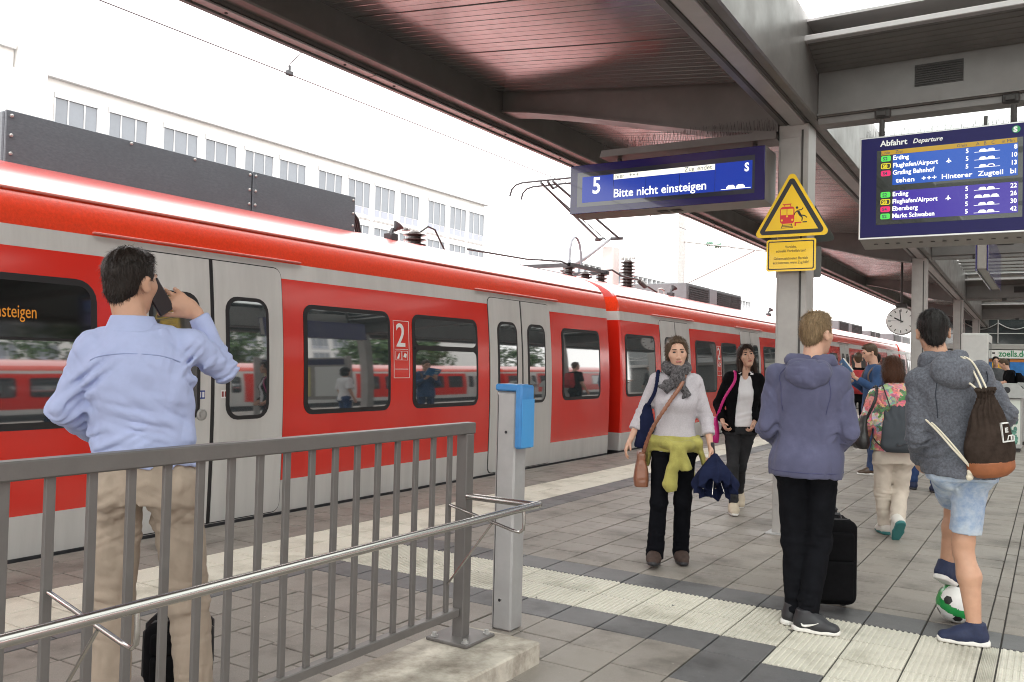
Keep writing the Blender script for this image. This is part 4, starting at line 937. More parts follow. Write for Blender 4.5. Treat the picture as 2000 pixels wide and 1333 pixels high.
def stack(lv, p=2.2, o=(0, 0, 0), Rm=None):
    # levels (z, cx, cy, rx, ry) joined smoothly; optional local frame
    lv = np.array(sorted(lv), dtype=np.float64); zz = np.linspace(lv[0, 0], lv[-1, 0], 60); o = V3(o); cols = []
    for k in range(1, 5):
        m = np.gradient(lv[:, k], lv[:, 0]) if len(lv) > 2 else np.zeros(len(lv)); i = np.clip(np.searchsorted(lv[:, 0], zz)-1, 0, len(lv)-2)
        h = lv[i+1, 0]-lv[i, 0]; t = (zz-lv[i, 0])/h
        if len(lv) == 2: cols.append(lv[i, k]+(lv[i+1, k]-lv[i, k])*t); continue
        cols.append((2*t**3-3*t**2+1)*lv[i, k]+(t**3-2*t**2+t)*h*m[i]+(-2*t**3+3*t**2)*lv[i+1, k]+(t**3-t**2)*h*m[i+1])
    cols[2] = np.maximum(cols[2], .004); cols[3] = np.maximum(cols[3], .004)
    m = float((np.abs(lv[:, 1:3]).max()+lv[:, 3:].max())*1.05); z0, z1 = lv[0, 0], lv[-1, 0]
    if Rm is None: lo, hi = o+V3(-m, -m, z0), o+V3(m, m, z1)
    else:
        cs = np.array([Rm @ V3(sx*m, sy*m, zq) for sx in (-1, 1) for sy in (-1, 1) for zq in (z0, z1)]); lo, hi = o+cs.min(0), o+cs.max(0)
    def fn(x, y, z):
        px, py, pz = x-o[0], y-o[1], z-o[2]
        if Rm is not None: px, py, pz = (px*Rm[0, i]+py*Rm[1, i]+pz*Rm[2, i] for i in range(3))
        cx, cy, rx, ry = (np.interp(pz, zz, c).astype(np.float32) for c in cols)
        k = (np.abs((px-cx)/rx)**p+np.abs((py-cy)/ry)**p)**(1/p)
        return np.maximum(np.maximum((k-1)*np.minimum(rx, ry), pz-z1), z0-pz)
    return fn, lo, hi
def poly(pts, rs, e=1.0, side=None, flat=(0, 0)):
    n = len(pts); rs = rs if isinstance(rs, (list, tuple)) else [rs]*n
    return [cone(pts[i], pts[i+1], rs[i], rs[i+1], e, side, (flat[0] if i == 0 else 0, flat[1] if i == n-2 else 0)) for i in range(n-1)]
def curve(pts, n=12):
    P = np.array(pts, float); P = np.vstack([2*P[0]-P[1], P, 2*P[-1]-P[-2]]); out = []
    for s in range(len(P)-3):
        for t in np.linspace(0, 1, n, endpoint=False):
            a, b, c, d = P[s:s+4]; out.append(.5*(2*b+(c-a)*t+(2*a-5*b+4*c-d)*t*t+(3*b-a-3*c+d)*t**3))
    out.append(P[-2]); return [tuple(v) for v in out]
def surface(prims, res, k=.02, sub=(), wr=None, post=None):
    lo = np.min([p[1] for p in prims], 0)-3*res; hi = np.max([p[2] for p in prims], 0)+3*res
    n = np.ceil((hi-lo)/res).astype(int)+1; F = np.full(n, .3, np.float32); ax = [(lo[i]+res*np.arange(n[i])).astype(np.float32) for i in range(3)]
    def win(l, h, m):
        a = np.clip(np.floor((l-m-lo)/res).astype(int), 0, n-1); b = np.clip(np.ceil((h+m-lo)/res).astype(int)+1, 1, n)
        return tuple(slice(a[i], b[i]) for i in range(3))
    for p in prims:
        kk = p[3] if len(p) > 3 else k; w = win(p[1], p[2], max(kk, 2*res)+.01)
        d = p[0](ax[0][w[0]][:, None, None], ax[1][w[1]][None, :, None], ax[2][w[2]][None, None, :]); f = F[w]
        if kk > 0: h = np.maximum(kk-np.abs(f-d), 0)/kk; F[w] = np.minimum(f, d)-h*h*kk*.25
        else: F[w] = np.minimum(f, d)
    for p in sub:
        kk = p[3] if len(p) > 3 else .006; w = win(p[1], p[2], kk+.01)
        d = -p[0](ax[0][w[0]][:, None, None], ax[1][w[1]][None, :, None], ax[2][w[2]][None, None, :]); f = F[w]
        h = np.maximum(kk-np.abs(f-d), 0)/kk; F[w] = np.maximum(f, d)+h*h*kk*.25
    if wr is not None:
        ix = np.nonzero(np.abs(F) < .035); P = np.stack([ax[i][ix[i]] for i in range(3)], -1); F[ix] += wr(P)
    if post is not None: F = post(F, ax)
    Sg = F < 0; c = np.zeros(n-1, np.uint8)
    for q in _C8: c += Sg[q[0]:n[0]-1+q[0], q[1]:n[1]-1+q[1], q[2]:n[2]-1+q[2]]
    ids = np.argwhere((c > 0) & (c < 8)); Vv = np.stack([F[ids[:, 0]+q[0], ids[:, 1]+q[1], ids[:, 2]+q[2]] for q in _C8], 1)
    acc = np.zeros((len(ids), 3), np.float32); cnt = np.zeros((len(ids), 1), np.float32)
    for a, b in _ED:
        va, vb = Vv[:, a], Vv[:, b]; x = (va < 0) != (vb < 0); t = np.where(x, va/(va-vb+1e-12), 0); acc += np.where(x[:, None], _C8[a]+t[:, None]*(_C8[b]-_C8[a]), 0); cnt[:, 0] += x
    verts = lo+res*(ids+acc/cnt); idx = np.full(n-1, -1, np.int32); idx[tuple(ids.T)] = np.arange(len(ids)); quads = []
    for a in range(3):
        o1, o2 = (a+1) % 3, (a+2) % 3; sl = [slice(1, n[i]-1) for i in range(3)]; s0, s1 = list(sl), list(sl); s0[a] = slice(0, n[a]-1); s1[a] = slice(1, n[a])
        A, B = Sg[tuple(s0)], Sg[tuple(s1)]; e = np.argwhere(A != B); off = np.ones(3, int); off[a] = 0; e = e+off; fl = Sg[tuple(e.T)]
        def cell(d1, d2): g = e.copy(); g[:, o1] -= d1; g[:, o2] -= d2; return idx[tuple(g.T)]
        q = np.stack([cell(1, 1), cell(0, 1), cell(0, 0), cell(1, 0)], 1); q[~fl] = q[~fl][:, ::-1]; quads.append(q)
    return verts.astype(np.float32), np.concatenate(quads)
def soft(name, mat, parent, prims, res, k=.02, sub=(), wr=None, post=None, loc=None):
    v, q = surface(prims, res, k, sub, wr, post)
    me = bpy.data.meshes.new(name); me.vertices.add(len(v)); me.vertices.foreach_set('co', v.ravel()); me.loops.add(q.size); me.loops.foreach_set('vertex_index', q.astype(np.int32).ravel())
    me.polygons.add(len(q)); me.polygons.foreach_set('loop_start', np.arange(0, q.size, 4, dtype=np.int32)); me.polygons.foreach_set('loop_total', np.full(len(q), 4, np.int32))
    me.polygons.foreach_set('use_smooth', np.ones(len(q), bool)); me.update(calc_edges=True); me.validate(); me.materials.append(mat)
    return link(name, me, parent, loc)
def folds(amp, sc=(20, 20, 7), seed=0, warp=.03, local=()):
    sc = V3(sc)
    def fn(P):
        w = vnoise(P*5+3.1, seed+5); w2 = vnoise(P*5+9.7, seed+6); Q = P.copy(); Q[:, 2] += w*warp*2; Q[:, 0] += w2*warp; Q[:, 1] += w*warp
        r = 1-2*np.abs(vnoise(Q*sc, seed)); r2 = 1-2*np.abs(vnoise(Q*sc*2.1+7, seed+1)); out = amp*(.5*r+.28*r2)
        for c, rad, d, wl, a in local:
            dd = P-V3(c); g = np.exp(-(dd*dd).sum(1)/(rad*rad)); du = unit(d); al = dd@du; pe = dd-al[:, None]*du; s = vnoise(np.concatenate([((al+w2*.012)/(wl*.55))[:, None], pe[:, :2]/(wl*2.6)], 1)+V3(c)*31, seed+9); out += a*g*(1-2.4*np.abs(s))
        return out
    return fn
# ---------------------------------------------------------------- people
SKIN = M('skin', (0.56, 0.33, 0.235), .48, var=.06, vscale=22); SKIN2 = M('skin_tan', (0.50, 0.285, 0.19), .48, var=.07, vscale=22)
for _m in (SKIN, SKIN2):
    _m.node_tree.nodes['Principled BSDF'].inputs['Subsurface Weight'].default_value = .12; _m.node_tree.nodes['Principled BSDF'].inputs['Subsurface Radius'].default_value = (.012, .005, .003)
EYE = M('eye_dark', (.05, .04, .035), .15); LIP = M('lip', (.36, .11, .10), .4)
def cloth(name, col, var=.12, vscale=9, bump=.0006, bscale=260, sheen=.25, **kw): return M(name, tuple(v*(.42 if max(col) < .03 else .75 if max(col) < .08 else 1) for v in col), .9, var=var, vscale=vscale, bump=bump, bscale=bscale, sheen=min(.12, sheen*.35) if max(col) > .08 else 0, spec=.15 if max(col) > .08 else .05, **kw)
def hair_mat(name, col): return M(name, tuple(v*.6 for v in col), .42, var=.45, vscale=60, bump=.0025, bscale=55, stretch=(3, 3, .45), spec=.25)
def head_prims(c, Rm, s=1.0, fem=False):
    c = V3(c); T = lambda x, y, z: c+Rm @ V3(x*s, y*s, z*s); q = lambda *r: tuple(v*s for v in r); X = Rm[:, 0]
    P = [ell(T(0, -.008, .025), q(.074, .095, .088), Rm), cone(T(0, .03, -.02), T(0, .045, -.088), .060*s, (.034 if fem else .040)*s, 1.12, X), ell(T(0, .068, -.098), q(.024, .022, .02), Rm),
         ell(T(0, .08, .026), q(.052, .016, .013), Rm)+(.02,)]
    P += [ell(T(0, .046, -.055), q(.050, .044, .046), Rm), cone(T(0, .092, .012), T(0, .108 if fem else .112, -.034), .006*s, (.0095 if fem else .012)*s)+(.014,), ell(T(0, .093, -.064), q(.023, .010, .008), Rm)+(.008,)]
    for g in (-1, 1):
        P += [ell(T(g*.038, .060, -.018), q(.026, .026, .026), Rm)+(.025,), ell(T(g*.010, .102, -.038), q(.009, .010, .008), Rm)+(.006,)]
        Re = Rm @ rotm(-g*22, 0, g*8)
        P += [ell(T(g*.079, -.006, -.010), q(.008, .019, .031), Re)+(.006,), ell(T(g*.080, .0, -.030), q(.008, .010, .014), Re)+(.006,)]
    S_ = [ell(T(g*.031, .100, .010), q(.015, .009, .008), Rm)+(.01,) for g in (-1, 1)]+[ell(T(g*.090, .004, -.008), q(.007, .009, .016), Rm)+(.004,) for g in (-1, 1)]
    return P, S_
def hand_prims(w, d, nrm, u, curl=25, s=1.0, spread=.0, thumb=(.6, .7, .35), tcurl=15, curls=None):
    # w wrist, d along the hand, nrm out of the palm, u towards the thumb side
    w, d, nrm = V3(w), unit(d), unit(nrm); u = unit(V3(u)-d*float(V3(u)@d)); nrm = unit(nrm-d*float(nrm@d)-u*float(nrm@u))
    P = [cone(w, w+d*.03*s, .025*s, .030*s, .7, nrm)+(.012,), cone(w+d*.03*s+u*.012*s, w+d*.084*s+u*.022*s, .021*s, .018*s, .68, nrm)+(.014,), cone(w+d*.03*s-u*.010*s, w+d*.078*s-u*.022*s, .021*s, .016*s, .68, nrm)+(.014,), cone(w+d*.04*s, w+d*.085*s, .024*s, .019*s, .68, nrm)+(.014,)]
    for i in range(4):
        L = (.070, .080, .074, .058)[i]*s; b = w+d*(.088, .092, .088, .078)[i]*s+u*(.029-.0195*i)*s; a = 0; dirv = unit(d+u*spread*(1.5-i)); cu = curls[i] if curls else curl
        for j, fr in enumerate((.46, .31, .23)):
            a += R(cu)*(1.0 if j else .75); dv = dirv*math.cos(a)+nrm*math.sin(a); e = b+dv*L*fr; P.append(cone(b, e, (.0088-.0008*j)*s, (.0080-.0009*j)*s)+(.004,)); b = e
    t = unit(d*thumb[0]+u*thumb[1]+nrm*thumb[2]); b = w+d*.026*s+u*.024*s; e = b+t*.042*s; P.append(cone(b, e, .0135*s, .0105*s)+(.012,))
    for L in (.032, .026): t = unit(t+d*math.sin(R(tcurl))); f = e+t*L*s; P.append(cone(e, f, .0098*s, .0082*s)+(.004,)); e = f
    return P
def shoe(parent, ank, fwd, mat, solemat, res=.007, pitch=0, L=.27, roll=0, tall=.0, sole_h=.028):
    f = unit(fwd); yaw = math.degrees(math.atan2(-f[0], f[1])); Rm = rotm(yaw, pitch, roll); a = V3(ank); T = lambda x, y, z: a+Rm @ V3(x, y, z); X = Rm[:, 0]; k = L/.27
    U = [cone(T(0, -.01, .03+tall), T(0, -.025, -.035), .043, .042, 1.0), cone(T(0, -.02, -.04), T(.003*0, .07*k, -.045), .042, .040, 1.08, X), cone(T(0, .06*k, -.045), T(0, .148*k, -.057), .041, .030, 1.25, X), cone(T(0, .0, .0), T(0, .07*k, -.035), .042, .036)]
    cutb = rbox(T(0, .05, -.125), (.2, .3, .052), .001, Rm)+(.001,); cutt = rbox(T(0, -.03, .09+tall), (.2, .2, .055), .001, Rm)+(.001,)
    o = soft('shoe', mat, parent, U, res, .025, sub=[cutb, cutt]); h = sole_h
    SL = [cone(T(0, -.035, -.085+h/2), T(0, .06*k, -.085+h/2), .043, .043, 1, X), cone(T(0, .06*k, -.085+h/2), T(0, .148*k, -.083+h/2), .047, .034, 1.05, X)]
    soft('sole', solemat, o, [rbox(T(0, .055*k, -.085+h/2), (.052, .165*k, h/2), h*.4, Rm)], res, 0, post=None) if False else soft('sole', solemat, o, SL, res, .01, sub=[rbox(T(0, .05, -.085-.05), (.2, .4, .05), .001, Rm)+(.001,), rbox(T(0, .05, -.085+h+.05), (.2, .4, .05), .001, Rm)+(.001,)])
    return o
ML = [(-.25, .165, .118, 0), (-.1, .170, .125, -.005), (.05, .165, .118, -.005), (.22, .155, .108, .0), (.42, .160, .110, .0), (.62, .178, .120, -.005), (.78, .176, .114, -.01), (.88, .148, .098, -.015), (.96, .100, .078, -.012), (1.03, .070, .066, -.005)]
FL = [(-.25, .175, .125, 0), (-.1, .178, .130, -.005), (.05, .165, .118, 0), (.24, .140, .102, .005), (.42, .148, .108, .01), (.60, .162, .128, .018), (.74, .165, .112, .0), (.86, .150, .094, -.01), (.95, .105, .075, -.01), (1.03, .066, .060, 0)]
def torso(pel, nk, lv, gx=0.0, t0=None, t1=1.03, s=1.0, gy=None):
    pel, nk = V3(pel), V3(nk); out = []; gy = gx if gy is None else gy
    a = np.array(lv); ts = sorted(set([t0 if t0 is not None else a[0, 0], t1]+[t for t in a[:, 0] if (t0 is None or t > t0+.03) and t < t1-.01]))
    for t in ts:
        rx, ry, cy = (np.interp(t, a[:, 0], a[:, i]) for i in (1, 2, 3)); c = pel+(nk-pel)*t; out.append((c[2], c[0], c[1]+cy*s, rx*s+gx, ry*s+gy))
    return stack(out)
def person(name, label, loc, rz, H, J, top, pants, hair, skin=None, fem=False, res=.0075, lv=None, group=None, bare=False, hands=None, shoes=None, face=True, lean=None):
    s = H/1.8; sk = skin or SKIN; t = thing(name, label, 'person', (*loc, 0), R(rz), group); D = dict(pel=(0, 0, .95*s), neck=(0, -.01, 1.50*s), head=(0, .02, 1.685*s), hrot=(0, 0, 0))
    for g, q in ((-1, 'L'), (1, 'R')):
        D['sh'+q] = (g*.168*s, -.01, 1.435*s); D['el'+q] = (g*.235*s, -.02, 1.15*s); D['wr'+q] = (g*.25*s, .06, .91*s); D['hip'+q] = (g*.092*s, 0, .93*s); D['kn'+q] = (g*.10*s, .01, .50*s); D['an'+q] = (g*.105*s, -.02, .085)
    D.update(J); lv = lv or (FL if fem else ML); Rh = rotm(*D['hrot']); hc = V3(D['head']); HP, HS_ = head_prims(hc, Rh, s*1.0 if H > 1.5 else s, fem)
    nb = V3(D['neck']); sp = [torso(D['pel'], D['neck'], lv, -.022*s, t0=.0 if not bare else -.1, s=s)]
    B = HP+sp+[cone(nb+V3(0, .0, -.04), hc+Rh @ V3(0, -.018, -.07)*s, .060*s if not fem else .05*s, .053*s if not fem else .046*s)]
    for q in 'LR':
        a, e, w = (V3(D[x+q]) for x in ('sh', 'el', 'wr')); f = (.85 if fem else 1)*(.86 if top and top.get('sleeve', 1) > .85 else 1)
        B += [cone(a, e, .044*s*f, .036*s*f), cone(e, e+(w-e)*.35, .035*s*f, .038*s*f), cone(e+(w-e)*.35, w, .038*s*f, .024*s*f)]
        h = (hands or {}).get(q, {}); dv = unit(h.get('d', w-e)); g = -1 if q == 'L' else 1
        B += hand_prims(w, dv, h.get('n', (-g, 0, 0)), h.get('u', (0, 1, 0)), h.get('curl', 22), s*(.92 if fem else 1), h.get('spread', 0), h.get('thumb', (.6, .7, .35)), h.get('tcurl', 15), h.get('curls'))
        if bare:
            hp, kn, an = (V3(D[x+q]) for x in ('hip', 'kn', 'an'))
            B += [cone(hp, kn+V3(0, 0, .03), .080*s, .054*s), cone(kn+V3(0, 0, .03), kn-V3(0, 0, .03), .055*s, .052*s), cone(kn-V3(0, 0, .03), kn+(an-kn)*.35+V3(0, -.018, 0), .050*s, .060*s), cone(kn+(an-kn)*.35+V3(0, -.018, 0), an, .058*s, .034*s), cone(an, an+V3(0, 0, -.03), .036*s, .04*s)]
    soft('body', sk, t, B, min(res, .0065) if res < .011 else res*.8, .022, sub=HS_)
    if face:
        T = lambda x, y, z: hc+Rh @ V3(x*s, y*s, z*s)
        for g in (-1, 1):
            b = MB(); b.lathe([(.001, .009*s), (.006*s, .007*s), (.009*s, .002*s), (.009*s, -.004*s)], (0, 0, 0), 10, axis='y'); o = b.build('eye', EYE, t, smooth=True); o.location = T(g*.031, .0885, .010); o.rotation_euler = Matrix(Rh.tolist()).to_euler()
            o.scale = (1.35, 1, .80)
        soft('lips', LIP, t, [cone(T(-.017, .0985, -.064), T(.017, .0985, -.064), .0066*s, .0066*s, 1.0)], .004, .002)
        soft('eyebrows', hair[1], t, [cone(T(g*.016, .0955, .030), T(g*.046, .085, .031), .0058*s, .004*s) for g in (-1, 1)], .004, .002)
    make_hair(t, hc, Rh, s, *hair, .0045 if res < .01 else .006)
    if top: D['top'] = make_top(t, D, lv, s, top, res)
    if pants: make_pants(t, D, lv, s, pants, res)
    for q in 'LR':
        sh = shoes
        if sh: shoe(t, D['an'+q], D.get('toe'+q, (0, 1, 0)), sh[0], sh[1], max(res*.9, .006), D.get('tp'+q, 0), D.get('shl', .27)*s, tall=D.get('tall', 0))
    return t, D
def make_hair(t, hc, Rh, s, style, mat, res=.0045):
    T = lambda x, y, z: hc+Rh @ V3(x*s, y*s, z*s); q = lambda *r: tuple(v*s for v in r); P, Sb = [], []
    facebox = lambda y, z, hh=.10, hz=.08, tilt=0: rbox(T(0, y, z), q(hh, .07, hz), .03*s, Rh @ rotm(0, tilt, 0))+(.012,)
    if style == 'short':
        P = [ell(T(0, -.010, .032), q(.0800, .101, .0935), Rh), ell(T(0, -.047, -.032), q(.060, .050, .060), Rh), ell(T(0, .045, .085), q(.055, .045, .030), Rh)]
        Sb = [facebox(.125, -.012, .12, .080, -8), rbox(T(0, .02, -.128), q(.2, .2, .042), .01, Rh @ rotm(0, 14, 0))+(.02,)]+[ell(T(g*.088, -.055, -.085), q(.034, .06, .05), Rh)+(.03,) for g in (-1, 1)]+[rbox(T(g*.082, .030, -.060), q(.03, .048, .062), .012*s, Rh)+(.012,) for g in (-1, 1)]
        Sb += [ell(T(g*.086, -.003, -.016), q(.016, .022, .032), Rh)+(.006,) for g in (-1, 1)]; am = .0045
    elif style == 'crop':
        P = [ell(T(0, -.010, .034), q(.0790, .101, .0965), Rh), ell(T(0, -.048, -.022), q(.064, .050, .055), Rh), ell(T(0, .035, .092), q(.058, .052, .032), Rh)]
        Sb = [facebox(.120, -.015, .12, .080, -8), rbox(T(0, .02, -.118), q(.2, .2, .042), .01, Rh @ rotm(0, 14, 0))+(.02,)]+[ell(T(g*.088, -.055, -.075), q(.034, .06, .05), Rh)+(.03,) for g in (-1, 1)]+[rbox(T(g*.082, .034, -.055), q(.03, .048, .062), .012*s, Rh)+(.012,) for g in (-1, 1)]
        Sb += [ell(T(g*.086, -.003, -.016), q(.016, .022, .032), Rh)+(.006,) for g in (-1, 1)]; am = .006
    elif style == 'bob':
        P = [ell(T(0, -.014, .032), q(.096, .112, .102), Rh), ell(T(0, -.035, -.055), q(.104, .088, .085), Rh), ell(T(0, -.03, -.10), q(.090, .072, .045), Rh)]; Sb = [facebox(.135, -.03, .066, .115), rbox(T(0, 0, -.19), q(.2, .2, .05), .02, Rh)+(.02,)]; am = .008
    elif style == 'updo':
        P = [ell(T(0, -.012, .032), q(.083, .104, .097), Rh), ell(T(0, -.075, -.015), q(.055, .048, .055), Rh), ell(T(0, .03, .07), q(.070, .058, .040), Rh)]+[ell(T(g*.070, .008, -.005), q(.015, .034, .055), Rh) for g in (-1, 1)]
        Sb = [facebox(.130, -.014, .068, .104), rbox(T(0, .02, -.15), q(.2, .2, .06), .02, Rh)+(.02,)]; am = .005
    elif style == 'long':
        P = [ell(T(0, -.012, .032), q(.086, .106, .097), Rh), ell(T(0, -.045, -.06), q(.085, .062, .09), Rh), cone(T(-.075, -.02, -.02), T(-.082, -.035, -.20), .028*s, .022*s), cone(T(.075, -.02, -.02), T(.085, -.03, -.22), .028*s, .024*s), cone(T(0, -.06, -.05), T(0, -.075, -.22), .07*s, .05*s, .6, Rh[:, 1]), ell(T(0, .045, .075), q(.068, .05, .045), Rh)]
        Sb = [facebox(.134, -.036, .062, .12)]; am = .006
    def wr(Pp):
        L = (Pp-hc) @ Rh; a = np.arctan2(L[:, 0], L[:, 1]+.001); r = np.hypot(L[:, 0], L[:, 1])/s
        qv = np.stack([a*11+vnoise(Pp*9, 3)*1.2, r*40, L[:, 2]*10], 1); return (am*s)*(.55*vnoise(qv, 2)+.35*vnoise(qv*2.3, 4))
    ho = soft('hair', mat, t, P, res, .02, sub=Sb, wr=wr); me = ho.data; nv = len(me.polygons); r = np.random.default_rng(5); N_ = {'short': 5200, 'crop': 6000}.get(style, 4200)
    if res > .005: return ho
    ce = np.empty(nv*3, np.float32); me.polygons.foreach_get('center', ce); no = np.empty(nv*3, np.float32); me.polygons.foreach_get('normal', no); ce = ce.reshape(-1, 3); no = no.reshape(-1, 3); pk = r.integers(0, nv, N_); p = ce[pk]; n = no[pk]
    cr = T(.012, -.035, .135); d = p-cr; d[:, 2] -= .03; d -= n*(d*n).sum(1)[:, None]; d /= np.linalg.norm(d, axis=1)[:, None]+1e-6; d += r.normal(0, .22, d.shape)
    Lh = {'short': .020, 'crop': .017}.get(style, .055)*r.uniform(.6, 1.3, (N_, 1))*s; lf = {'short': .30, 'crop': .55}.get(style, .12)*r.uniform(.2, 1.2, (N_, 1)); w = np.cross(d, n); w *= .0009/(np.linalg.norm(w, axis=1)[:, None]+1e-6)
    if style == 'updo': d = np.tile(Rh @ V3(0, -1, -.25), (N_, 1)); d -= n*(d*n).sum(1)[:, None]; d /= np.linalg.norm(d, axis=1)[:, None]+1e-6; d += r.normal(0, .15, d.shape); w = np.cross(d, n); w *= .0009/(np.linalg.norm(w, axis=1)[:, None]+1e-6); Lh = Lh*.6
    if style == 'crop': lf = lf*(1+1.2*np.clip((p[:, 2:3]-T(0, 0, .05)[2])/.06, 0, 1))
    a = p-n*.002; m_ = p+(d*.55+n*lf*.55)*Lh; e = p+(d+n*lf*.6)*Lh; vs = np.stack([a-w, a+w, m_+w*.8, m_-w*.8, e], 1).reshape(-1, 3); q_ = []
    for i in range(N_): o_ = 5*i; q_ += [(o_, o_+1, o_+2, o_+3), (o_+3, o_+2, o_+4)]
    hs = bpy.data.meshes.new('hair_strands'); hs.from_pydata(vs.tolist(), [], q_); hs.materials.append(mat); link('hair_strands', hs, t)['kind'] = 'stuff'
    return ho
def seam(t, o, pts, mat, r=.0024, name='seam'):
    from mathutils.bvhtree import BVHTree
    bv = BVHTree.FromPolygons([v.co for v in o.data.vertices], [p.vertices for p in o.data.polygons]); out = []
    for p in pts:
        h = bv.find_nearest(Vector(p)); out.append(h[0]+h[1]*.001)
    for _ in range(4): out = [out[0]]+[(out[i-1]+out[i]*2+out[i+1])/4 for i in range(1, len(out)-1)]+[out[-1]]
    b = MB(); b.tube(out, r, 6); return b.build(name, mat, t, smooth=True)
def make_top(t, D, lv, s, o, res):
    g = o.get('grow', .006); P = [torso(D['pel'], D['neck'], o.get('lv', lv), g, t0=o.get('t0', -.2), t1=o.get('t1', 1.0), s=s, gy=o.get('gy'))]; nk = V3(D['neck']); Sb = []
    sr = o.get('sr', (.058, .050, .036)); loc = []
    for q in 'LR':
        a, e, w = (V3(D[x+q]) for x in ('sh', 'el', 'wr')); c = o.get('sleeve', 1.0)
        P += [cone(nk+V3(0, 0, -.03), a, .050*s, sr[0]*.90)+(.05,), cone(a, e, sr[0], sr[1])+(.03,)]
        if c > .5: f = (c-.5)*2; wp = e+(w-e)*f; P.append(cone(e, wp, sr[1], sr[1]+(sr[2]-sr[1])*f, flat=(0, 1))+(.018,))
        else: P[-1] = cone(a, a+(e-a)*c*2, sr[0], sr[0]+(sr[1]-sr[0])*c*2+.006, flat=(0, 1))+(.03,)
        am = o.get('crease', .006); loc += [(e, .085, unit((w-e)) if c > .5 else unit(e-a), .034, am), (a+V3(0, 0, -.06), .09, (1, 0, .8) if q == 'L' else (-1, 0, .8), .045, am*.8)]
    loc += [tuple(x) for x in o.get('local', [])]
    P += o.get('add', []); Sb += o.get('sub', []); v = o.get('vneck')
    if v: Sb.append(v)
    return soft(o.get('name', 'top'), o['mat'], t, P, res, .03, sub=Sb, wr=folds(o.get('amp', .006), o.get('fsc', (17, 17, 6)), o.get('seed', 1), local=loc))
def make_pants(t, D, lv, s, o, res):
    g = o.get('grow', .006); pel, nk = V3(D['pel']), V3(D['neck']); w = o.get('r', (.088, .066, .060)); cut = o.get('cut', 1.0)
    P = [torso(D['pel'], D['neck'], lv, g, t0=-.16, t1=o.get('waist', .12), s=s)]; loc = []
    for q in 'LR':
        h, k, a = (V3(D[x+q]) for x in ('hip', 'kn', 'an'))
        P += [ell(h+V3((-.01 if q == 'L' else .01), -.05*s, -.02), (.085*s, .075*s, .10*s))+(.04,)]
        if cut >= 1: P += [cone(h, k, w[0]*s, w[1]*s)+(.03,), cone(k, a+V3(0, 0, o.get('hem', -.03)), w[1]*s, w[2]*s, flat=(0, 1))+(.03,)]; loc += [(a+V3(0, 0, .06), .12, (0, .25, 1), .042, .007), (k, .11, (0, .2, 1), .05, .0055)]
        else: e = h+(k-h)*cut; P.append(cone(h, e, w[0]*s, w[1]*s, flat=(0, 1))+(.03,))
        loc += [(h+V3(0, 0, -.06), .12, (.7 if q == 'L' else -.7, 0, 1), .05, .006)]
    loc += o.get('local', [])
    return soft(o.get('name', 'trousers'), o['mat'], t, P, res, .03, sub=o.get('sub', []), wr=folds(o.get('amp', .005), o.get('fsc', (16, 16, 7)), o.get('seed', 4), local=loc))
# ---------------------------------------------------------------- the people and what they carry
HB_ = hair_mat('hair_dark_brown', (.030, .021, .017)); HBL = hair_mat('hair_dark_blond', (.36, .245, .135)); HK = hair_mat('hair_black', (.016, .013, .012)); HA = hair_mat('hair_auburn', (.13, .05, .024)); HM = hair_mat('hair_mid_brown', (.12, .078, .048))
JEANB = cloth('black_denim', (.018, .019, .024), .25, 14); SHB = M('shoe_black', (.02, .02, .024), .5, var=.15); SOLW = M('sole_white', (.72, .71, .68), .6, var=.06, vscale=20); CHINO = cloth('beige_chino', (.36, .295, .235), .10, 10)
CREAM = M('cord_cream', (.62, .57, .46), .8, var=.1, vscale=80)
def strap(name, pts, r, mat, parent, e=.35, side=None, res=.005): return soft(name, mat, parent, poly(pts, r, e, side) if side is not None else poly(pts, r), res, .004)
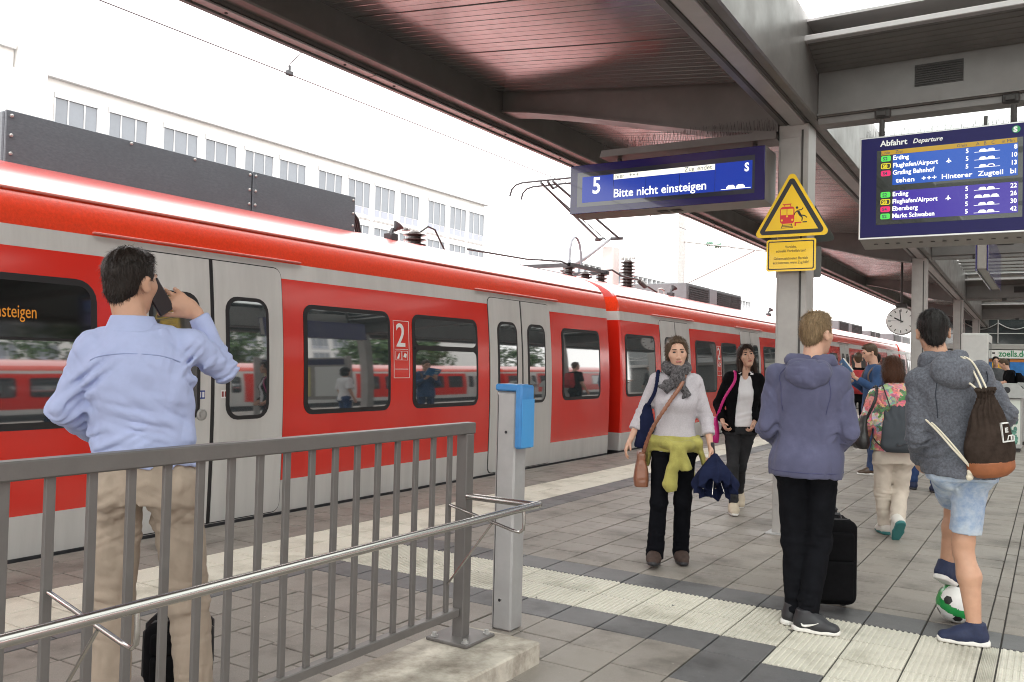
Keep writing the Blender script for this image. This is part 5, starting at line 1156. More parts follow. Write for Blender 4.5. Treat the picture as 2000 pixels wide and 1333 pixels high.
# man in the light blue shirt, telephoning
SHIRT = cloth('light_blue_cotton', (.385, .44, .66), .05, 12, bump=.0004, bscale=420, sheen=.15)
m1, D = person('person', 'man in light blue shirt and beige trousers talking on a phone behind the railing', (-2.85, 1.95), 50, 1.82,
 dict(pel=(.045, 0, .985), neck=(-.010, -.01, 1.545), head=(-.035, .01, 1.705), hrot=(-34, 0, 2), shL=(-.148, -.01, 1.455), shR=(.182, .0, 1.475), elL=(-.235, -.02, 1.235), wrL=(-.155, .20, 1.115), elR=(.300, .11, 1.385), wrR=(.195, .100, 1.600),
      hipL=(-.048, 0, .945), hipR=(.140, 0, .945), knL=(-.055, .02, .50), knR=(.205, .02, .52), anL=(-.05, -.01, .088), anR=(.250, -.02, .088)),
 dict(name='shirt', mat=SHIRT, grow=.012, t0=.075, t1=.955, sr=(.061, .056, .040), sleeve=.97, amp=.010, crease=.011, fsc=(13, 13, 5), seed=11,
      local=[((.17, -.1, 1.33), .15, (.75, 0, 1), .07, .011), ((-.14, -.1, 1.33), .13, (-.8, 0, 1), .07, .009), ((.05, -.13, 1.20), .15, (.25, 0, 1), .065, .0055), ((-.1, -.1, 1.08), .12, (-.5, 0, 1), .05, .010), ((.15, -.1, 1.05), .12, (.4, 0, 1), .05, .010), ((.04, -.12, 1.04), .12, (.1, 0, 1), .045, .008)],
      lv=[(-.1, .176, .125, 0), (.05, .172, .120, -.005), (.22, .168, .116, 0), (.42, .172, .118, 0), (.62, .184, .124, -.005), (.78, .172, .114, -.01), (.88, .130, .096, -.015), (.96, .088, .076, -.012), (1.03, .068, .064, -.005)]),
 dict(mat=CHINO, grow=.008, waist=.16, r=(.096, .078, .068), amp=.012, local=[((-.05, -.09, .88), .10, (-.4, 0, 1), .045, .009), ((.15, -.09, .88), .10, (.4, 0, 1), .045, .009), ((-.05, -.05, .50), .13, (.2, 0, 1), .06, .009), ((.2, -.05, .5), .13, (-.2, 0, 1), .06, .009), ((.05, -.1, .86), .12, (.5, 0, 1), .05, .008), ((-.05, -.05, .80), .10, (-.5, 0, 1), .05, .007)]), ('short', HB_), res=.0065, skin=SKIN2,
 hands=dict(R=dict(d=(-.82, -.08, .50), n=(-.20, .95, -.10), u=(-.5, 0, -.8), curls=(6, 14, 22, 30), spread=.10, thumb=(.75, .55, .25), tcurl=8), L=dict(d=(.75, .62, -.1), curl=35)), shoes=(M('shoe_brown', (.06, .035, .02), .4), SHB))
cl = torso(D['neck'], (-.022, .0, 1.62), [(0, .082, .074, 0), (.35, .075, .070, 0), (.62, .066, .064, 0)], 0, t0=.0, t1=.62)
soft('collar', SHIRT, m1, [stack([(1.500, -.008, -.010, .104, .094), (1.510, -.010, -.010, .107, .097), (1.540, -.016, -.004, .090, .082), (1.568, -.020, .0, .076, .073), (1.576, -.020, .0, .073, .070)])], .005, .01, sub=[stack([(1.50, -.016, .0, .062, .060), (1.62, -.024, .006, .060, .058)]), rbox((-.016, .10, 1.55), (.03, .06, .1), .01)], wr=folds(.001))
seam(m1, D['top'], [(-.155+.325*i/24, -.13, 1.425+.010*math.sin(i/24*3.14)) for i in range(25)], cloth('blue_seam', (.27, .32, .52)), .0022, 'yoke_seam')
b = MB(); Rt = np.array(rotm(-24, 0, 0))
ph = thing('phone', 'black mobile phone held to the ear of the man in the light blue shirt', 'phone', (0, 0, 0)); 
def place(o, par_loc, rz, local): a = R(rz); o.location = (par_loc[0]+local[0]*math.cos(a)-local[1]*math.sin(a), par_loc[1]+local[0]*math.sin(a)+local[1]*math.cos(a), local[2]); o.rotation_euler = (0, 0, a)
place(ph, (-2.85, 1.95), 50, (.062, .055, 1.652))
Rp = Matrix.Rotation(R(-60), 4, 'Z') @ Matrix.Rotation(R(36), 4, 'X') @ Matrix.Rotation(R(6), 4, 'Y'); b.box(-.006, -.033, -.068, .006, .033, .068, .004, T=Rp); b.build('phone_body', M('phone_black', (.012, .012, .014), .3), ph)
b = MB(); b.box(.0062, -.012, .045, .0068, .004, .058, .0, T=Rp); b.build('camera_lens', MG['steel'], ph)
SUITC = cloth('suitcase_black', (.014, .014, .016), .2, 30, bump=.0008, bscale=180, sheen=.1)
def suitcase(label, loc, rz, w, d, h, wheels=.045, ext=.25):
    t = thing('suitcase', label, 'suitcase', (*loc, 0), R(rz)); z0 = wheels
    soft('suitcase_body', SUITC, t, [rbox((0, 0, z0+h/2), (w/2, d/2, h/2), .05)], .008, 0, wr=folds(.002, (6, 6, 6), 5))
    soft('front_pocket', SUITC, t, [rbox((0, -d/2-.004, z0+h*.30), (w*.40, .022, h*.24), .02)], .007, 0, wr=folds(.002, (9, 9, 9), 8)); soft('front_pocket', SUITC, t, [rbox((0, -d/2-.002, z0+h*.70), (w*.40, .018, h*.17), .018)], .007, 0)
    b = MB()
    for yy in (-d*.22, d*.36): b.tube([(-w/2+.04, yy, z0+h), (-w/2, yy, z0+h-.04), (-w/2-.002, yy, z0+.05), (-w/2+.04, yy, z0), (w/2-.04, yy, z0), (w/2+.002, yy, z0+.05), (w/2, yy, z0+h-.04), (w/2-.04, yy, z0+h)], .006, 6, closed=True)
    b.build('piping', M('piping_black', (.02, .02, .022), .4), t, smooth=True)
    for x in (-w*.40, w*.40): b = MB(); b.lathe([(.0, -.013), (.036, -.013), (.038, -.006), (.038, .006), (.036, .013), (0, .013)], (x, d*.36, .038), 16, axis='x'); b.build('wheel', M('wheel_black', (.03, .03, .03), .4), t, smooth=30); b = MB(); b.box(x-.025, d*.22, .03, x+.025, d*.52, .10, .01); b.build('wheel_guard', SHB, t)
    for x in (-w*.22, w*.22): rod('pull_rod', [(x, d*.30, z0+h-.05), (x, d*.30, z0+h+ext)], .008, MG['dkmetal'], t)
    b = MB(); b.box(-w*.25, d*.30-.016, z0+h+ext-.012, w*.25, d*.30+.016, z0+h+ext+.014, .01); b.build('pull_handle', SHB, t)
    b = MB(); b.tube([(-.07, -.02, z0+h-.01), (-.06, -.02, z0+h+.025), (.06, -.02, z0+h+.025), (.07, -.02, z0+h-.01)], .011, 8); b.build('carry_handle', SHB, t, smooth=True)
    return t
suitcase('small black suitcase standing between the legs of the man on the phone', (-3.150, 2.40), 50, .27, .2, .27, ext=.06)
# young man in the washed violet hoodie
HOODV = cloth('washed_violet_fleece', (.092, .094, .158), .22, 5, bump=.0008, bscale=300, sheen=.3, stain=.12, sscale=9)
m2, D = person('person', 'blond young man in a washed violet blue hoodie beside a black suitcase seen from behind', (-1.18, 5.02), 5, 1.76,
 dict(pel=(.01, 0, .93), neck=(.025, -.01, 1.47), head=(.045, .015, 1.640), hrot=(-28, 0, 0), shL=(-.158, -.01, 1.40), shR=(.172, 0, 1.395), elL=(-.205, -.04, 1.10), wrL=(-.150, .17, .985), elR=(.232, -.03, 1.09), wrR=(.13, .17, .98),
      hipL=(-.070, 0, .90), hipR=(.090, 0, .90), knL=(-.052, .03, .46), knR=(.078, .02, .47), anL=(-.045, .0, .085), anR=(.035, -.10, .085), toeL=(.85, .55, 0), toeR=(1, .02, 0)),
 dict(name='hoodie', mat=HOODV, grow=.022, t0=-.17, t1=.99, sr=(.068, .062, .050), sleeve=.98, amp=.011, crease=.014, fsc=(11, 11, 4.5), seed=21,
      lv=[(-.25, .180, .150, -.01), (-.12, .186, .156, -.012), (-.04, .188, .150, -.012), (.22, .172, .118, 0), (.42, .170, .118, 0), (.62, .178, .120, -.005), (.78, .174, .114, -.01), (.88, .146, .098, -.015), (.96, .10, .080, -.012), (1.03, .08, .07, -.005)],
      add=[cone((-.05, -.09, 1.445), (.09, -.09, 1.44), .05, .05)+(.03,)]),
 dict(mat=JEANB, grow=.004, waist=.1, r=(.096, .074, .060), amp=.007, hem=-.05), ('crop', HBL), res=.007, hands=dict(L=dict(curl=40), R=dict(curl=40)), shoes=(SHB, SOLW))
soft('hood', HOODV, m2, [ell((.025, -.115, 1.415), (.125, .062, .095), rotm(0, -16, 0)), cone((-.075, -.03, 1.49), (.12, -.03, 1.485), .04, .04), cone((-.085, .0, 1.475), (-.045, .07, 1.43), .032, .024), cone((.13, .0, 1.475), (.095, .07, 1.43), .032, .024)], .006, .05, sub=[ell((.03, .01, 1.52), (.068, .070, .085))+(.01,), ell((.03, -.092, 1.515), (.080, .024, .065), rotm(0, -24, 0))+(.015,)], wr=folds(.009, (14, 14, 14), 31, local=[((.02, -.15, 1.41), .09, (0, .1, 1), .045, .006)]))
sc_ = cloth('violet_seam', (.06, .062, .13)); tp_ = D['top']
for g in (-1, 1): seam(m2, tp_, [(g*(.150+.012*math.sin(a*3.1)), -.17, 1.46-.27*a) for a in np.linspace(0, 1, 16)], sc_)
seam(m2, tp_, [(.24*math.sin(a), -.24*math.cos(a), .872) for a in np.linspace(-1.5, 1.5, 30)], sc_, .003)
for k_ in (0,):
    sw = [(0, -.012), (.02, -.020), (.05, -.012), (.105, .018), (.05, -.002), (.025, -.006), (.012, .002), (.010, .010)]
    shs = [o for o in m2.children if o.name.split('.')[0] == 'shoe'][1]
    from mathutils.bvhtree import BVHTree
    bv_ = BVHTree.FromPolygons([v.co for v in shs.data.vertices], [p.vertices for p in shs.data.polygons]); pts_ = []
    for x_, z_ in ((.125, .062), (.10, .052), (.075, .043), (.055, .038), (.042, .040), (.036, .050)):
        h_ = bv_.ray_cast(Vector((x_-.02, -.5, z_)), Vector((0, 1, 0))); pts_.append(h_[0] if h_[0] is not None else Vector((x_-.02, -.145, z_)))
    b = MB(); b.tube(pts_, [.0015, .0035, .006, .0075, .006, .003], 8); b.build('shoe_emblem', SOLW, m2, smooth=True)
suitcase('large black fabric suitcase standing behind the legs of the blond young man', (-1.14, 5.45), 28, .30, .23, .50, ext=.04)
# young man in the grey hoodie and denim shorts, one foot on the ball
HOODG = cloth('grey_melange_fleece', (.100, .106, .126), .34, 90, bump=.0009, bscale=300, sheen=.3)
SHORT = cloth('bleached_denim', (.48, .54, .61), .10, 22, bump=.0006, bscale=300, stain=.25, sscale=10, stain_col=(.22, .31, .48)); NAVYS = M('shoe_navy', (.012, .020, .060), .7, var=.2, vscale=60, bump=.0006, bscale=200)
m3, D = person('person', 'dark haired young man in grey hoodie and denim shorts resting a foot on a ball', (-.42, 5.22), 35, 1.78,
 dict(pel=(-.01, -.01, .955), neck=(-.105, .0, 1.485), head=(-.140, .03, 1.660), hrot=(-20, -4, -3), shL=(-.230, .0, 1.395), shR=(.085, -.02, 1.440), elL=(-.235, .0, 1.10), wrL=(-.150, .13, .955), elR=(.205, -.08, 1.225), wrR=(.105, .06, 1.06),
      hipL=(-.075, .01, .93), hipR=(.075, .0, .93), knL=(.150, .30, .68), knR=(.045, .03, .50), anL=(.120, .325, .322), anR=(.070, -.04, .085), toeL=(.8, .6, 0), toeR=(-.93, .45, 0), tpL=-22),
 dict(name='hoodie', mat=HOODG, grow=.022, t0=-.12, lv=[(-.25, .178, .150, -.01), (-.12, .182, .152, -.012), (-.02, .182, .142, -.01), (.22, .168, .118, 0), (.42, .168, .116, 0), (.62, .178, .120, -.005), (.78, .174, .114, -.01), (.88, .146, .098, -.015), (.96, .10, .08, -.012), (1.03, .075, .068, -.005)], t1=.98, sr=(.066, .062, .052), sleeve=.98, amp=.011, crease=.014, fsc=(11, 11, 4.5), seed=41, add=[cone((-.16, -.08, 1.46), (-.03, -.09, 1.465), .05, .05)+(.03,)], local=[((-.14, -.06, 1.02), .11, (-.6, 0, 1), .05, .009), ((-.2, .02, 1.0), .09, (.2, .2, 1), .035, .009)]),
 dict(name='shorts', mat=SHORT, grow=.012, waist=.1, r=(.094, .080, .06), cut=.82, amp=.006, local=[((.05, .05, .75), .12, (.3, .2, 1), .06, .006)]), ('short', HK), res=.007, bare=True, skin=SKIN2, hands=dict(L=dict(curl=40), R=dict(curl=40, d=(-.3, .5, -.8))), shoes=(NAVYS, SOLW))
sc_ = cloth('grey_seam', (.05, .055, .07)); tp_ = D['top']
for g in (-1, 1): seam(m3, tp_, [((-.075)+g*(.150+.012*math.sin(a*3.1))+.05*(1-a)*0, -.18, 1.46-.27*a) for a in np.linspace(0, 1, 16)], sc_)
soft('hood', HOODG, m3, [ell((-.105, -.115, 1.445), (.132, .070, .100), rotm(6, -16, 8)), cone((-.20, -.02, 1.515), (-.02, -.03, 1.525), .042, .044), cone((-.20, .0, 1.475), (-.17, .07, 1.43), .034, .024), cone((-.02, .0, 1.49), (-.04, .08, 1.44), .034, .024)], .006, .05, sub=[ell((-.115, .02, 1.56), (.070, .072, .10))+(.01,), ell((-.095, -.092, 1.555), (.084, .026, .075), rotm(6, -24, 8))+(.015,)], wr=folds(.010, (14, 14, 14), 51, local=[((-.08, -.16, 1.43), .09, (-.3, .1, 1), .045, .008)]))
BAGD = cloth('gym_bag_brown_black', (.055, .040, .033), .25, 30); RUST = M('gym_bag_rust_leather', (.26, .085, .030), .55, var=.12, vscale=25, bump=.0008, bscale=90)
gb = thing('drawstring_bag', 'dark brown drawstring bag with rust base and white print on the grey hoodie', 'bag'); place(gb, (-.42, 5.22), 35, (0, 0, 0))
Rb = rotm(0, 7, -9); ob = (.025, -.215, 1.13)
bagL = [(-.150, 0, 0, .118, .075), (-.08, 0, 0, .128, .082), (.02, 0, .0, .108, .072), (.11, 0, .0, .075, .052), (.18, 0, .0, .042, .034), (.205, 0, .0, .034, .028), (.235, 0, 0, .046, .036)]
def bagwr(c, am):
    def fn(P):
        L = (P-V3(c)) @ Rb; a = np.arctan2(L[:, 1], L[:, 0]); h = np.clip((L[:, 2]+.02)/.20, 0, 1); return am*h*np.sin(a*15+vnoise(P*12, 3)*2.2)+.004*vnoise(P*14, 8)*(1-h*.5)
    return fn
soft('bag_body', BAGD, gb, [stack(bagL, 2.0, ob, Rb)], .006, .0, wr=bagwr(ob, .0085)); soft('bag_base', RUST, gb, [stack([(-.22, 0, 0, .085, .055), (-.20, 0, 0, .110, .071), (-.130, 0, 0, .123, .0795)], 2.0, ob, Rb)], .006, 0, wr=folds(.003, (9, 9, 9), 4))
Tb = lambda x, y, z: V3(ob)+Rb @ V3(x, y, z)
for k_, dx in ((0, -.014), (1, .012)):
    b = MB(); b.tube(curve([Tb(dx, -.01, .20), V3(.0+dx, -.165, 1.42), V3(-.03+dx, -.13, 1.50), V3(-.035+dx*.6, -.05, 1.525), V3(-.03+dx, .05, 1.49), V3(-.03+dx, .11, 1.38)]), .0052, 7); b.build('cord', CREAM, gb, smooth=True)
b = MB(); b.tube(curve([Tb(-.02, -.01, .205), V3(-.05, -.17, 1.385), V3(-.105, -.165, 1.40), V3(-.15, -.12, 1.36)]), .0055, 7); b.build('cord', CREAM, gb, smooth=True)
for dx in (0, .016): b = MB(); b.tube(curve([Tb(-.105, -.01, -.17), V3(-.14+dx, -.19, 1.04), V3(-.195+dx, -.12, 1.135), V3(-.245+dx, -.03, 1.22)]), .0052, 7); b.build('cord', CREAM, gb, smooth=True)
soft('knot', CREAM, gb, [ell(Tb(-.115, -.005, -.185), (.016, .016, .016)), ell(Tb(-.118, -.005, -.212), (.02, .016, .018))], .005, .01, wr=folds(.004, (90, 90, 90), 2))
def on_bag(x, z, y=-.088): return tuple(Tb(x, y, z))
PRT = M('bag_print', (.7, .7, .68), .6)
def bag_quad(x0, z0, x1, z1, nm, y=None):
    b = MB(); yy = lambda z: -.0815+max(0, z-.0)*.10 if y is None else y
    b.add([on_bag(x0, z0, yy(z0)-.004), on_bag(x1, z0, yy(z0)-.004), on_bag(x1, z1, yy(z1)-.004), on_bag(x0, z1, yy(z1)-.004), on_bag(x0, z0, yy(z0)+.01), on_bag(x1, z0, yy(z0)+.01), on_bag(x1, z1, yy(z1)+.01), on_bag(x0, z1, yy(z1)+.01)], [(0, 1, 2, 3), (4, 7, 6, 5), (0, 4, 5, 1), (1, 5, 6, 2), (2, 6, 7, 3), (3, 7, 4, 0)]); return b.build(nm, PRT, gb)
for a in ((.022, -.03, .026, .068), (.022, -.03, .082, -.026), (.078, -.03, .082, .0), (.022, .064, .06, .068)): bag_quad(*a, 'print_frame')
for ch, x, z in (('E', .032, .022), ('T', .052, -.018), ('/', .042, -.018)):
    o = text('print_letter', ch, .034, PRT, gb, on_bag(x, z, -.089), ext=.001, bold=.001); o.rotation_euler = Matrix(Rb.tolist()).to_euler(); o.rotation_euler = (Matrix(Rb.tolist()) @ Matrix.Rotation(R(90), 3, 'X')).to_euler()
BALLT = thing('football', 'white and green football with black patches under the foot of the boy in shorts', 'ball', (-.455, 5.62, .112))
b = MB(); import bmesh as _bm
bmm = _bm.new(); _bm.ops.create_icosphere(bmm, subdivisions=5, radius=.112); ball_me = bpy.data.meshes.new('ball_skin'); bmm.to_mesh(ball_me); bmm.free()
for mm_ in (M('ball_white', (.78, .78, .76), .35, coat=.3, var=.04, vscale=20), M('ball_green', (.02, .30, .07), .3, coat=.4), M('ball_black', (.02, .02, .02), .35)): ball_me.materials.append(mm_)
phi = (1+5**.5)/2; ico = [unit(v) for v in [(0, a, b_*phi) for a in (-1, 1) for b_ in (-1, 1)]+[(a, b_*phi, 0) for a in (-1, 1) for b_ in (-1, 1)]+[(b_*phi, 0, a) for a in (-1, 1) for b_ in (-1, 1)]]; ico = np.array(ico); oct_ = np.array([unit(v) for v in [(1, 1, 1), (-1, -1, 1), (-1, 1, -1), (1, -1, -1)]])
for p in ball_me.polygons:
    d = np.array(unit(p.center)); dd = np.sort(ico @ d)[::-1]; q = np.sort(oct_ @ d)[::-1]; band = abs(q[0]-q[1])
    p.material_index = 2 if dd[0] > .978 else (1 if band < .34 else 0); p.use_smooth = True
for v in ball_me.vertices:
    d = np.array(unit(v.co)); dd = np.sort(ico @ d)[::-1]; g_ = math.exp(-((dd[0]-dd[1])/.012)**2); v.co *= 1-.012*g_
o = link('ball_skin', ball_me, BALLT); o.rotation_euler = (.5, 1.1, .3)
# woman in pale grey top with mustard pullover round her waist
GREYT = cloth('pale_lilac_grey_knit', (.47, .44, .47), .10, 120, bump=.0006, bscale=300); MUST = cloth('mustard_knit', (.36, .33, .095), .18, 14, bump=.003, bscale=110); SCARF = cloth('scarf_black_white_tweed', (.085, .08, .085), .9, 75, bump=.002, bscale=120)
m4, D = person('person', 'woman in pale grey top with grey scarf and mustard pullover tied round her waist', (-2.36, 5.92), 205, 1.66,
 dict(pel=(-.045, 0, .875), neck=(-.045, -.01, 1.375), head=(-.047, .02, 1.530), hrot=(4, -4, 4), shR=(.092, -.01, 1.325), shL=(-.182, -.01, 1.325), elR=(.190, -.02, 1.08), wrR=(.275, .06, .885), elL=(-.270, -.01, 1.06), wrL=(-.292, .10, .868),
      hipR=(.035, 0, .85), hipL=(-.125, 0, .85), knR=(.062, .10, .46), knL=(-.110, .03, .46), anR=(.085, .08, .10), anL=(-.112, -.10, .092), toeR=(.12, 1, 0), toeL=(-.1, 1, 0), tpR=8),
 dict(name='top', mat=GREYT, grow=.012, t0=-.12, t1=.97, sr=(.055, .050, .047), sleeve=.80, amp=.006, crease=.006, seed=61, vneck=ell((-.035, .09, 1.40), (.075, .07, .07))+(.01,)),
 dict(mat=cloth('black_trousers', (.014, .015, .02), .2, 20), grow=.004, waist=.10, r=(.092, .068, .068), amp=.005, hem=-.045), ('updo', HM), fem=True, res=.008, hands=dict(R=dict(n=(-.9, .3, 0), curl=26), L=dict(d=(-.15, .25, -1), n=(.9, 0, .2), curl=55)), shoes=(M('shoe_suede_brown', (.045, .026, .02), .8, var=.25, vscale=40), SHB))
soft('scarf', SCARF, m4, [cone((-.105, .01, 1.425), (.015, .01, 1.425), .05, .05), cone((-.095, .06, 1.405), (.005, .06, 1.405), .045, .045), cone((-.05, .09, 1.395), (-.05, .115, 1.36), .035, .03), cone((-.05, .115, 1.37), (.055, .125, 1.255), .03, .055, .35, (0, 1, 0), (0, 1)), cone((-.05, .115, 1.36), (-.125, .13, 1.215), .028, .042, .4, (0, 1, 0), (0, 1))], .0065, .03, sub=[], wr=folds(.009, (24, 24, 14), 7))
soft('pullover', MUST, m4, [stack([(.82, -.045, 0, .190, .142), (.86, -.045, 0, .196, .148), (.90, -.045, 0, .190, .142), (.935, -.045, 0, .178, .130)])]+poly([(-.205, .08, .885), (-.13, .145, .875), (-.05, .165, .865)], [.035, .032, .028])+poly([(.12, .08, .90), (.03, .14, .885), (-.03, .165, .87)], [.035, .032, .028])
 +[ell((-.055, .17, .868), (.04, .03, .032))]+[cone((-.045, .17, .85), (-.010, .172, .60), .028, .042, 1.25, (1, 0, 0)), cone((-.010, .172, .60), (-.020, .172, .545), .040, .034, 1.2, (1, 0, 0), (0, 1)), cone((-.075, .168, .85), (-.125, .17, .70), .028, .040, 1.1, (1, 0, 0), (0, 1)), cone((-.215, .04, .86), (-.275, .02, .70), .055, .075, .35, (1, 0, 0), (0, 1)), cone((.13, .03, .87), (.15, -.05, .72), .05, .06, .4, (1, 0, 0), (0, 1)), cone((-.045, -.13, .86), (-.05, -.15, .60), .13, .17, .28, (0, 1, 0), (0, 1))], .007, .025, sub=[stack([(.55, -.045, 0, .155, .11), (.95, -.045, 0, .150, .108)])], wr=folds(.008, (18, 18, 7), 9))
def carried(name, label, cat, who, rz): t = thing(name, label, cat); place(t, who, rz, (0, 0, 0)); return t
wA = (-2.36, 5.92)
LEA = M('brown_leather', (.22, .085, .045), .38, var=.18, vscale=14, bump=.0012, bscale=70, coat=.2)
t = carried('handbag', 'brown leather handbag on a long strap across the woman in the pale grey top', 'bag', wA, 205)
soft('bag_body', LEA, t, [stack([(.565, .188, .02, .052, .140), (.60, .189, .02, .054, .145), (.70, .190, .02, .044, .130), (.79, .192, .02, .024, .108), (.812, .192, .02, .020, .10)], 5)], .006, 0, wr=folds(.004, (8, 16, 10), 3))
soft('flap', LEA, t, [rbox((.192, .02, .775), (.030, .110, .03), .014)], .006, 0); strap('strap', curve([(.185, .10, .79), (.125, .165, .98), (.02, .185, 1.16), (-.075, .140, 1.30), (-.110, .05, 1.392), (-.10, -.05, 1.38), (-.04, -.13, 1.22), (.10, -.12, .98), (.185, -.06, .79)], 6), .014, LEA, t, .4, (0, 1, 0), .006)
for yy in (-.06, .10): b = MB(); b.tube([(.187, yy+.012*math.cos(a), .80+.016*math.sin(a)) for a in np.linspace(0, 6.0, 12)], .003, 5); b.build('ring', MG['steel'], t)
NAVC = cloth('navy_cloth', (.018, .023, .062), .18, 12)
t = carried('tote_bag', 'slim navy cloth bag hanging from the right shoulder of the woman with the scarf', 'bag', wA, 205)
soft('bag_body', NAVC, t, [cone((.155, .02, 1.16), (.165, .03, 1.00), .03, .062, .45, (0, 1, 0)), cone((.165, .03, 1.00), (.205, .04, .83), .060, .045, .45, (0, 1, 0), (0, 1))], .007, .03, wr=folds(.006, (16, 16, 8), 5)); strap('strap', curve([(.15, .06, 1.15), (.105, .085, 1.25), (.085, .03, 1.378), (.085, -.05, 1.36), (.14, -.06, 1.16)], 6), .013, NAVC, t, .4, (0, 1, 0), .006)
UMB = cloth('umbrella_navy', (.018, .024, .062), .2, 8, bump=.0004, sheen=.1)
t = carried('umbrella', 'loosely folded navy umbrella hanging from the hand of the woman in the grey top', 'umbrella', wA, 205)
Ru = rotm(8, 36, -6); ou = V3(-.318, .12, .815)
def umbwr(P):
    L = (P-ou) @ Ru; a = np.arctan2(L[:, 1], L[:, 0]); h = np.clip(-L[:, 2]/.24, 0, 1.2); pl = np.abs(np.sin(a*4+.5*np.sin(a*3+1)+h*.7))
    return h*.026*(pl-1)+.006*h*vnoise(np.stack([a*2.2, a*0, L[:, 2]*9], 1), 6)+.003*vnoise(P*28, 4)
soft('canopy_cloth', UMB, t, [stack([(-.275, 0, 0, .118, .112), (-.235, 0, 0, .135, .128), (-.15, 0, 0, .108, .10), (-.06, 0, 0, .055, .05), (0, 0, 0, .022, .022)], 2.0, ou, Ru)], .006, 0, sub=[stack([(-.33, 0, 0, .128, .12), (-.24, 0, 0, .115, .108), (-.15, 0, 0, .07, .065), (-.11, 0, 0, .01, .01)], 2.0, ou, Ru)+(.008,)], wr=umbwr)
rod('shaft', [tuple(ou+Ru @ V3(0, 0, .03)), tuple(ou+Ru @ V3(0, 0, -.27))], .006, MG['steel'], t); rod('handle', [(-.312, .12, .80), (-.302, .118, .90)], .013, SHB, t)
b = MB()
for k_ in range(8): a = k_*.785; b.tube([tuple(ou+Ru @ V3(.012*math.cos(a), .012*math.sin(a), -.10)), tuple(ou+Ru @ V3(.112*math.cos(a), .105*math.sin(a), -.262))], .0022, 4)
b.build('ribs', MG['steel'], t)
# woman in white with black cardigan
wB = (-2.66, 8.45); CARD = cloth('black_cardigan', (.014, .014, .016), .2, 30); JNG = cloth('charcoal_denim', (.045, .046, .05), .25, 9)
m5, D = person('person', 'woman in white top and open black cardigan with her hands in her jeans pockets', wB, 205, 1.68,
 dict(pel=(-.045, 0, .855), neck=(-.075, -.02, 1.385), head=(-.085, .005, 1.545), hrot=(8, 6, 10), shR=(.060, -.01, 1.325), shL=(-.212, -.01, 1.305), elR=(.165, -.07, 1.06), wrR=(.140, .11, .885), elL=(-.252, -.06, 1.03), wrL=(-.150, .13, .885),
      hipR=(.030, 0, .83), hipL=(-.120, 0, .83), knR=(.035, .10, .45), knL=(-.055, -.03, .44), anR=(.025, .13, .090), anL=(-.095, -.36, .15), toeR=(.05, 1, 0), toeL=(-.1, 1, 0), tpL=-35),
 dict(name='top', mat=cloth('white_jersey', (.72, .71, .73), .04, 10), grow=.012, t0=-.02, t1=.96, sr=(.05, .045, .04), sleeve=.3, amp=.006, seed=71, local=[((-.05, .1, .98), .12, (.3, 0, 1), .05, .007)], vneck=ell((-.078, .095, 1.375), (.062, .085, .085))+(.01,)),
 dict(mat=JNG, grow=.004, waist=.08, r=(.090, .062, .052), amp=.005, hem=-.01), ('long', hair_mat('hair_chestnut', (.05, .026, .018))), fem=True, res=.009, hands=dict(R=dict(d=(-.3, .5, -.75), n=(-.8, -.5, 0), curl=50), L=dict(d=(.35, .5, -.75), n=(.8, -.5, 0), curl=50)), shoes=(M('shoe_cream', (.50, .43, .33), .7, var=.1), SOLW))
make_top(m5, D, [(a, b_, c_, d_) for a, b_, c_, d_ in FL], 1.68/1.8, dict(name='cardigan', mat=CARD, grow=.024, t0=-.12, t1=.94, sr=(.062, .055, .042), sleeve=.93, amp=.006, seed=75, sub=[stack([(.60, -.06, .115, .085, .13), (1.05, -.065, .14, .078, .13), (1.25, -.075, .14, .070, .125), (1.40, -.08, .13, .058, .11)])+(.012,)]), .009)
PINK = M('magenta_bag', (.50, .012, .17), .5, var=.12, vscale=10, bump=.001, bscale=60)
t = carried('shoulder_bag', 'magenta shoulder bag of the woman in white top and black cardigan', 'bag', wB, 205); soft('bag_body', PINK, t, [stack([(.68, .215, -.02, .05, .12), (.72, .22, -.02, .06, .135), (.84, .21, -.02, .045, .12), (.93, .20, -.02, .02, .08)], 2.4)], .008, 0, wr=folds(.004, (12, 12, 8), 3)); strap('strap', curve([(.195, .05, .92), (.13, .105, 1.12), (.035, .10, 1.29), (.022, .0, 1.385), (.05, -.08, 1.30), (.17, -.1, .93)], 6), .014, PINK, t, .4, (0, 1, 0), .007)
# woman in the flowered jacket
FLO = bpy.data.materials.new('flower_print'); FLO.use_nodes = True; _N = FLO.node_tree.nodes; _L = FLO.node_tree.links; _b = _N['Principled BSDF']; _b.inputs['Roughness'].default_value = .85
_tc = _N.new('ShaderNodeTexCoord'); _nz = _N.new('ShaderNodeTexNoise'); _nz.inputs['Scale'].default_value = 14; _ad = _N.new('ShaderNodeMix'); _ad.data_type = 'RGBA'; _ad.blend_type = 'LINEAR_LIGHT'; _ad.inputs['Factor'].default_value = .06
_L.new(_tc.outputs['Object'], _nz.inputs['Vector']); _L.new(_tc.outputs['Object'], _ad.inputs[6]); _L.new(_nz.outputs['Color'], _ad.inputs[7])
_vo = _N.new('ShaderNodeTexVoronoi'); _vo.inputs['Scale'].default_value = 15; _L.new(_ad.outputs[2], _vo.inputs['Vector']); _cr = _N.new('ShaderNodeValToRGB'); _sx = _N.new('ShaderNodeSeparateColor'); _L.new(_vo.outputs['Color'], _sx.inputs[0]); _L.new(_sx.outputs[0], _cr.inputs[0])
_e = _cr.color_ramp; _e.interpolation = 'CONSTANT'; _e.elements[0].color = (.62, .12, .14, 1); _e.elements[1].position = .3; _e.elements[1].color = (.70, .25, .24, 1)
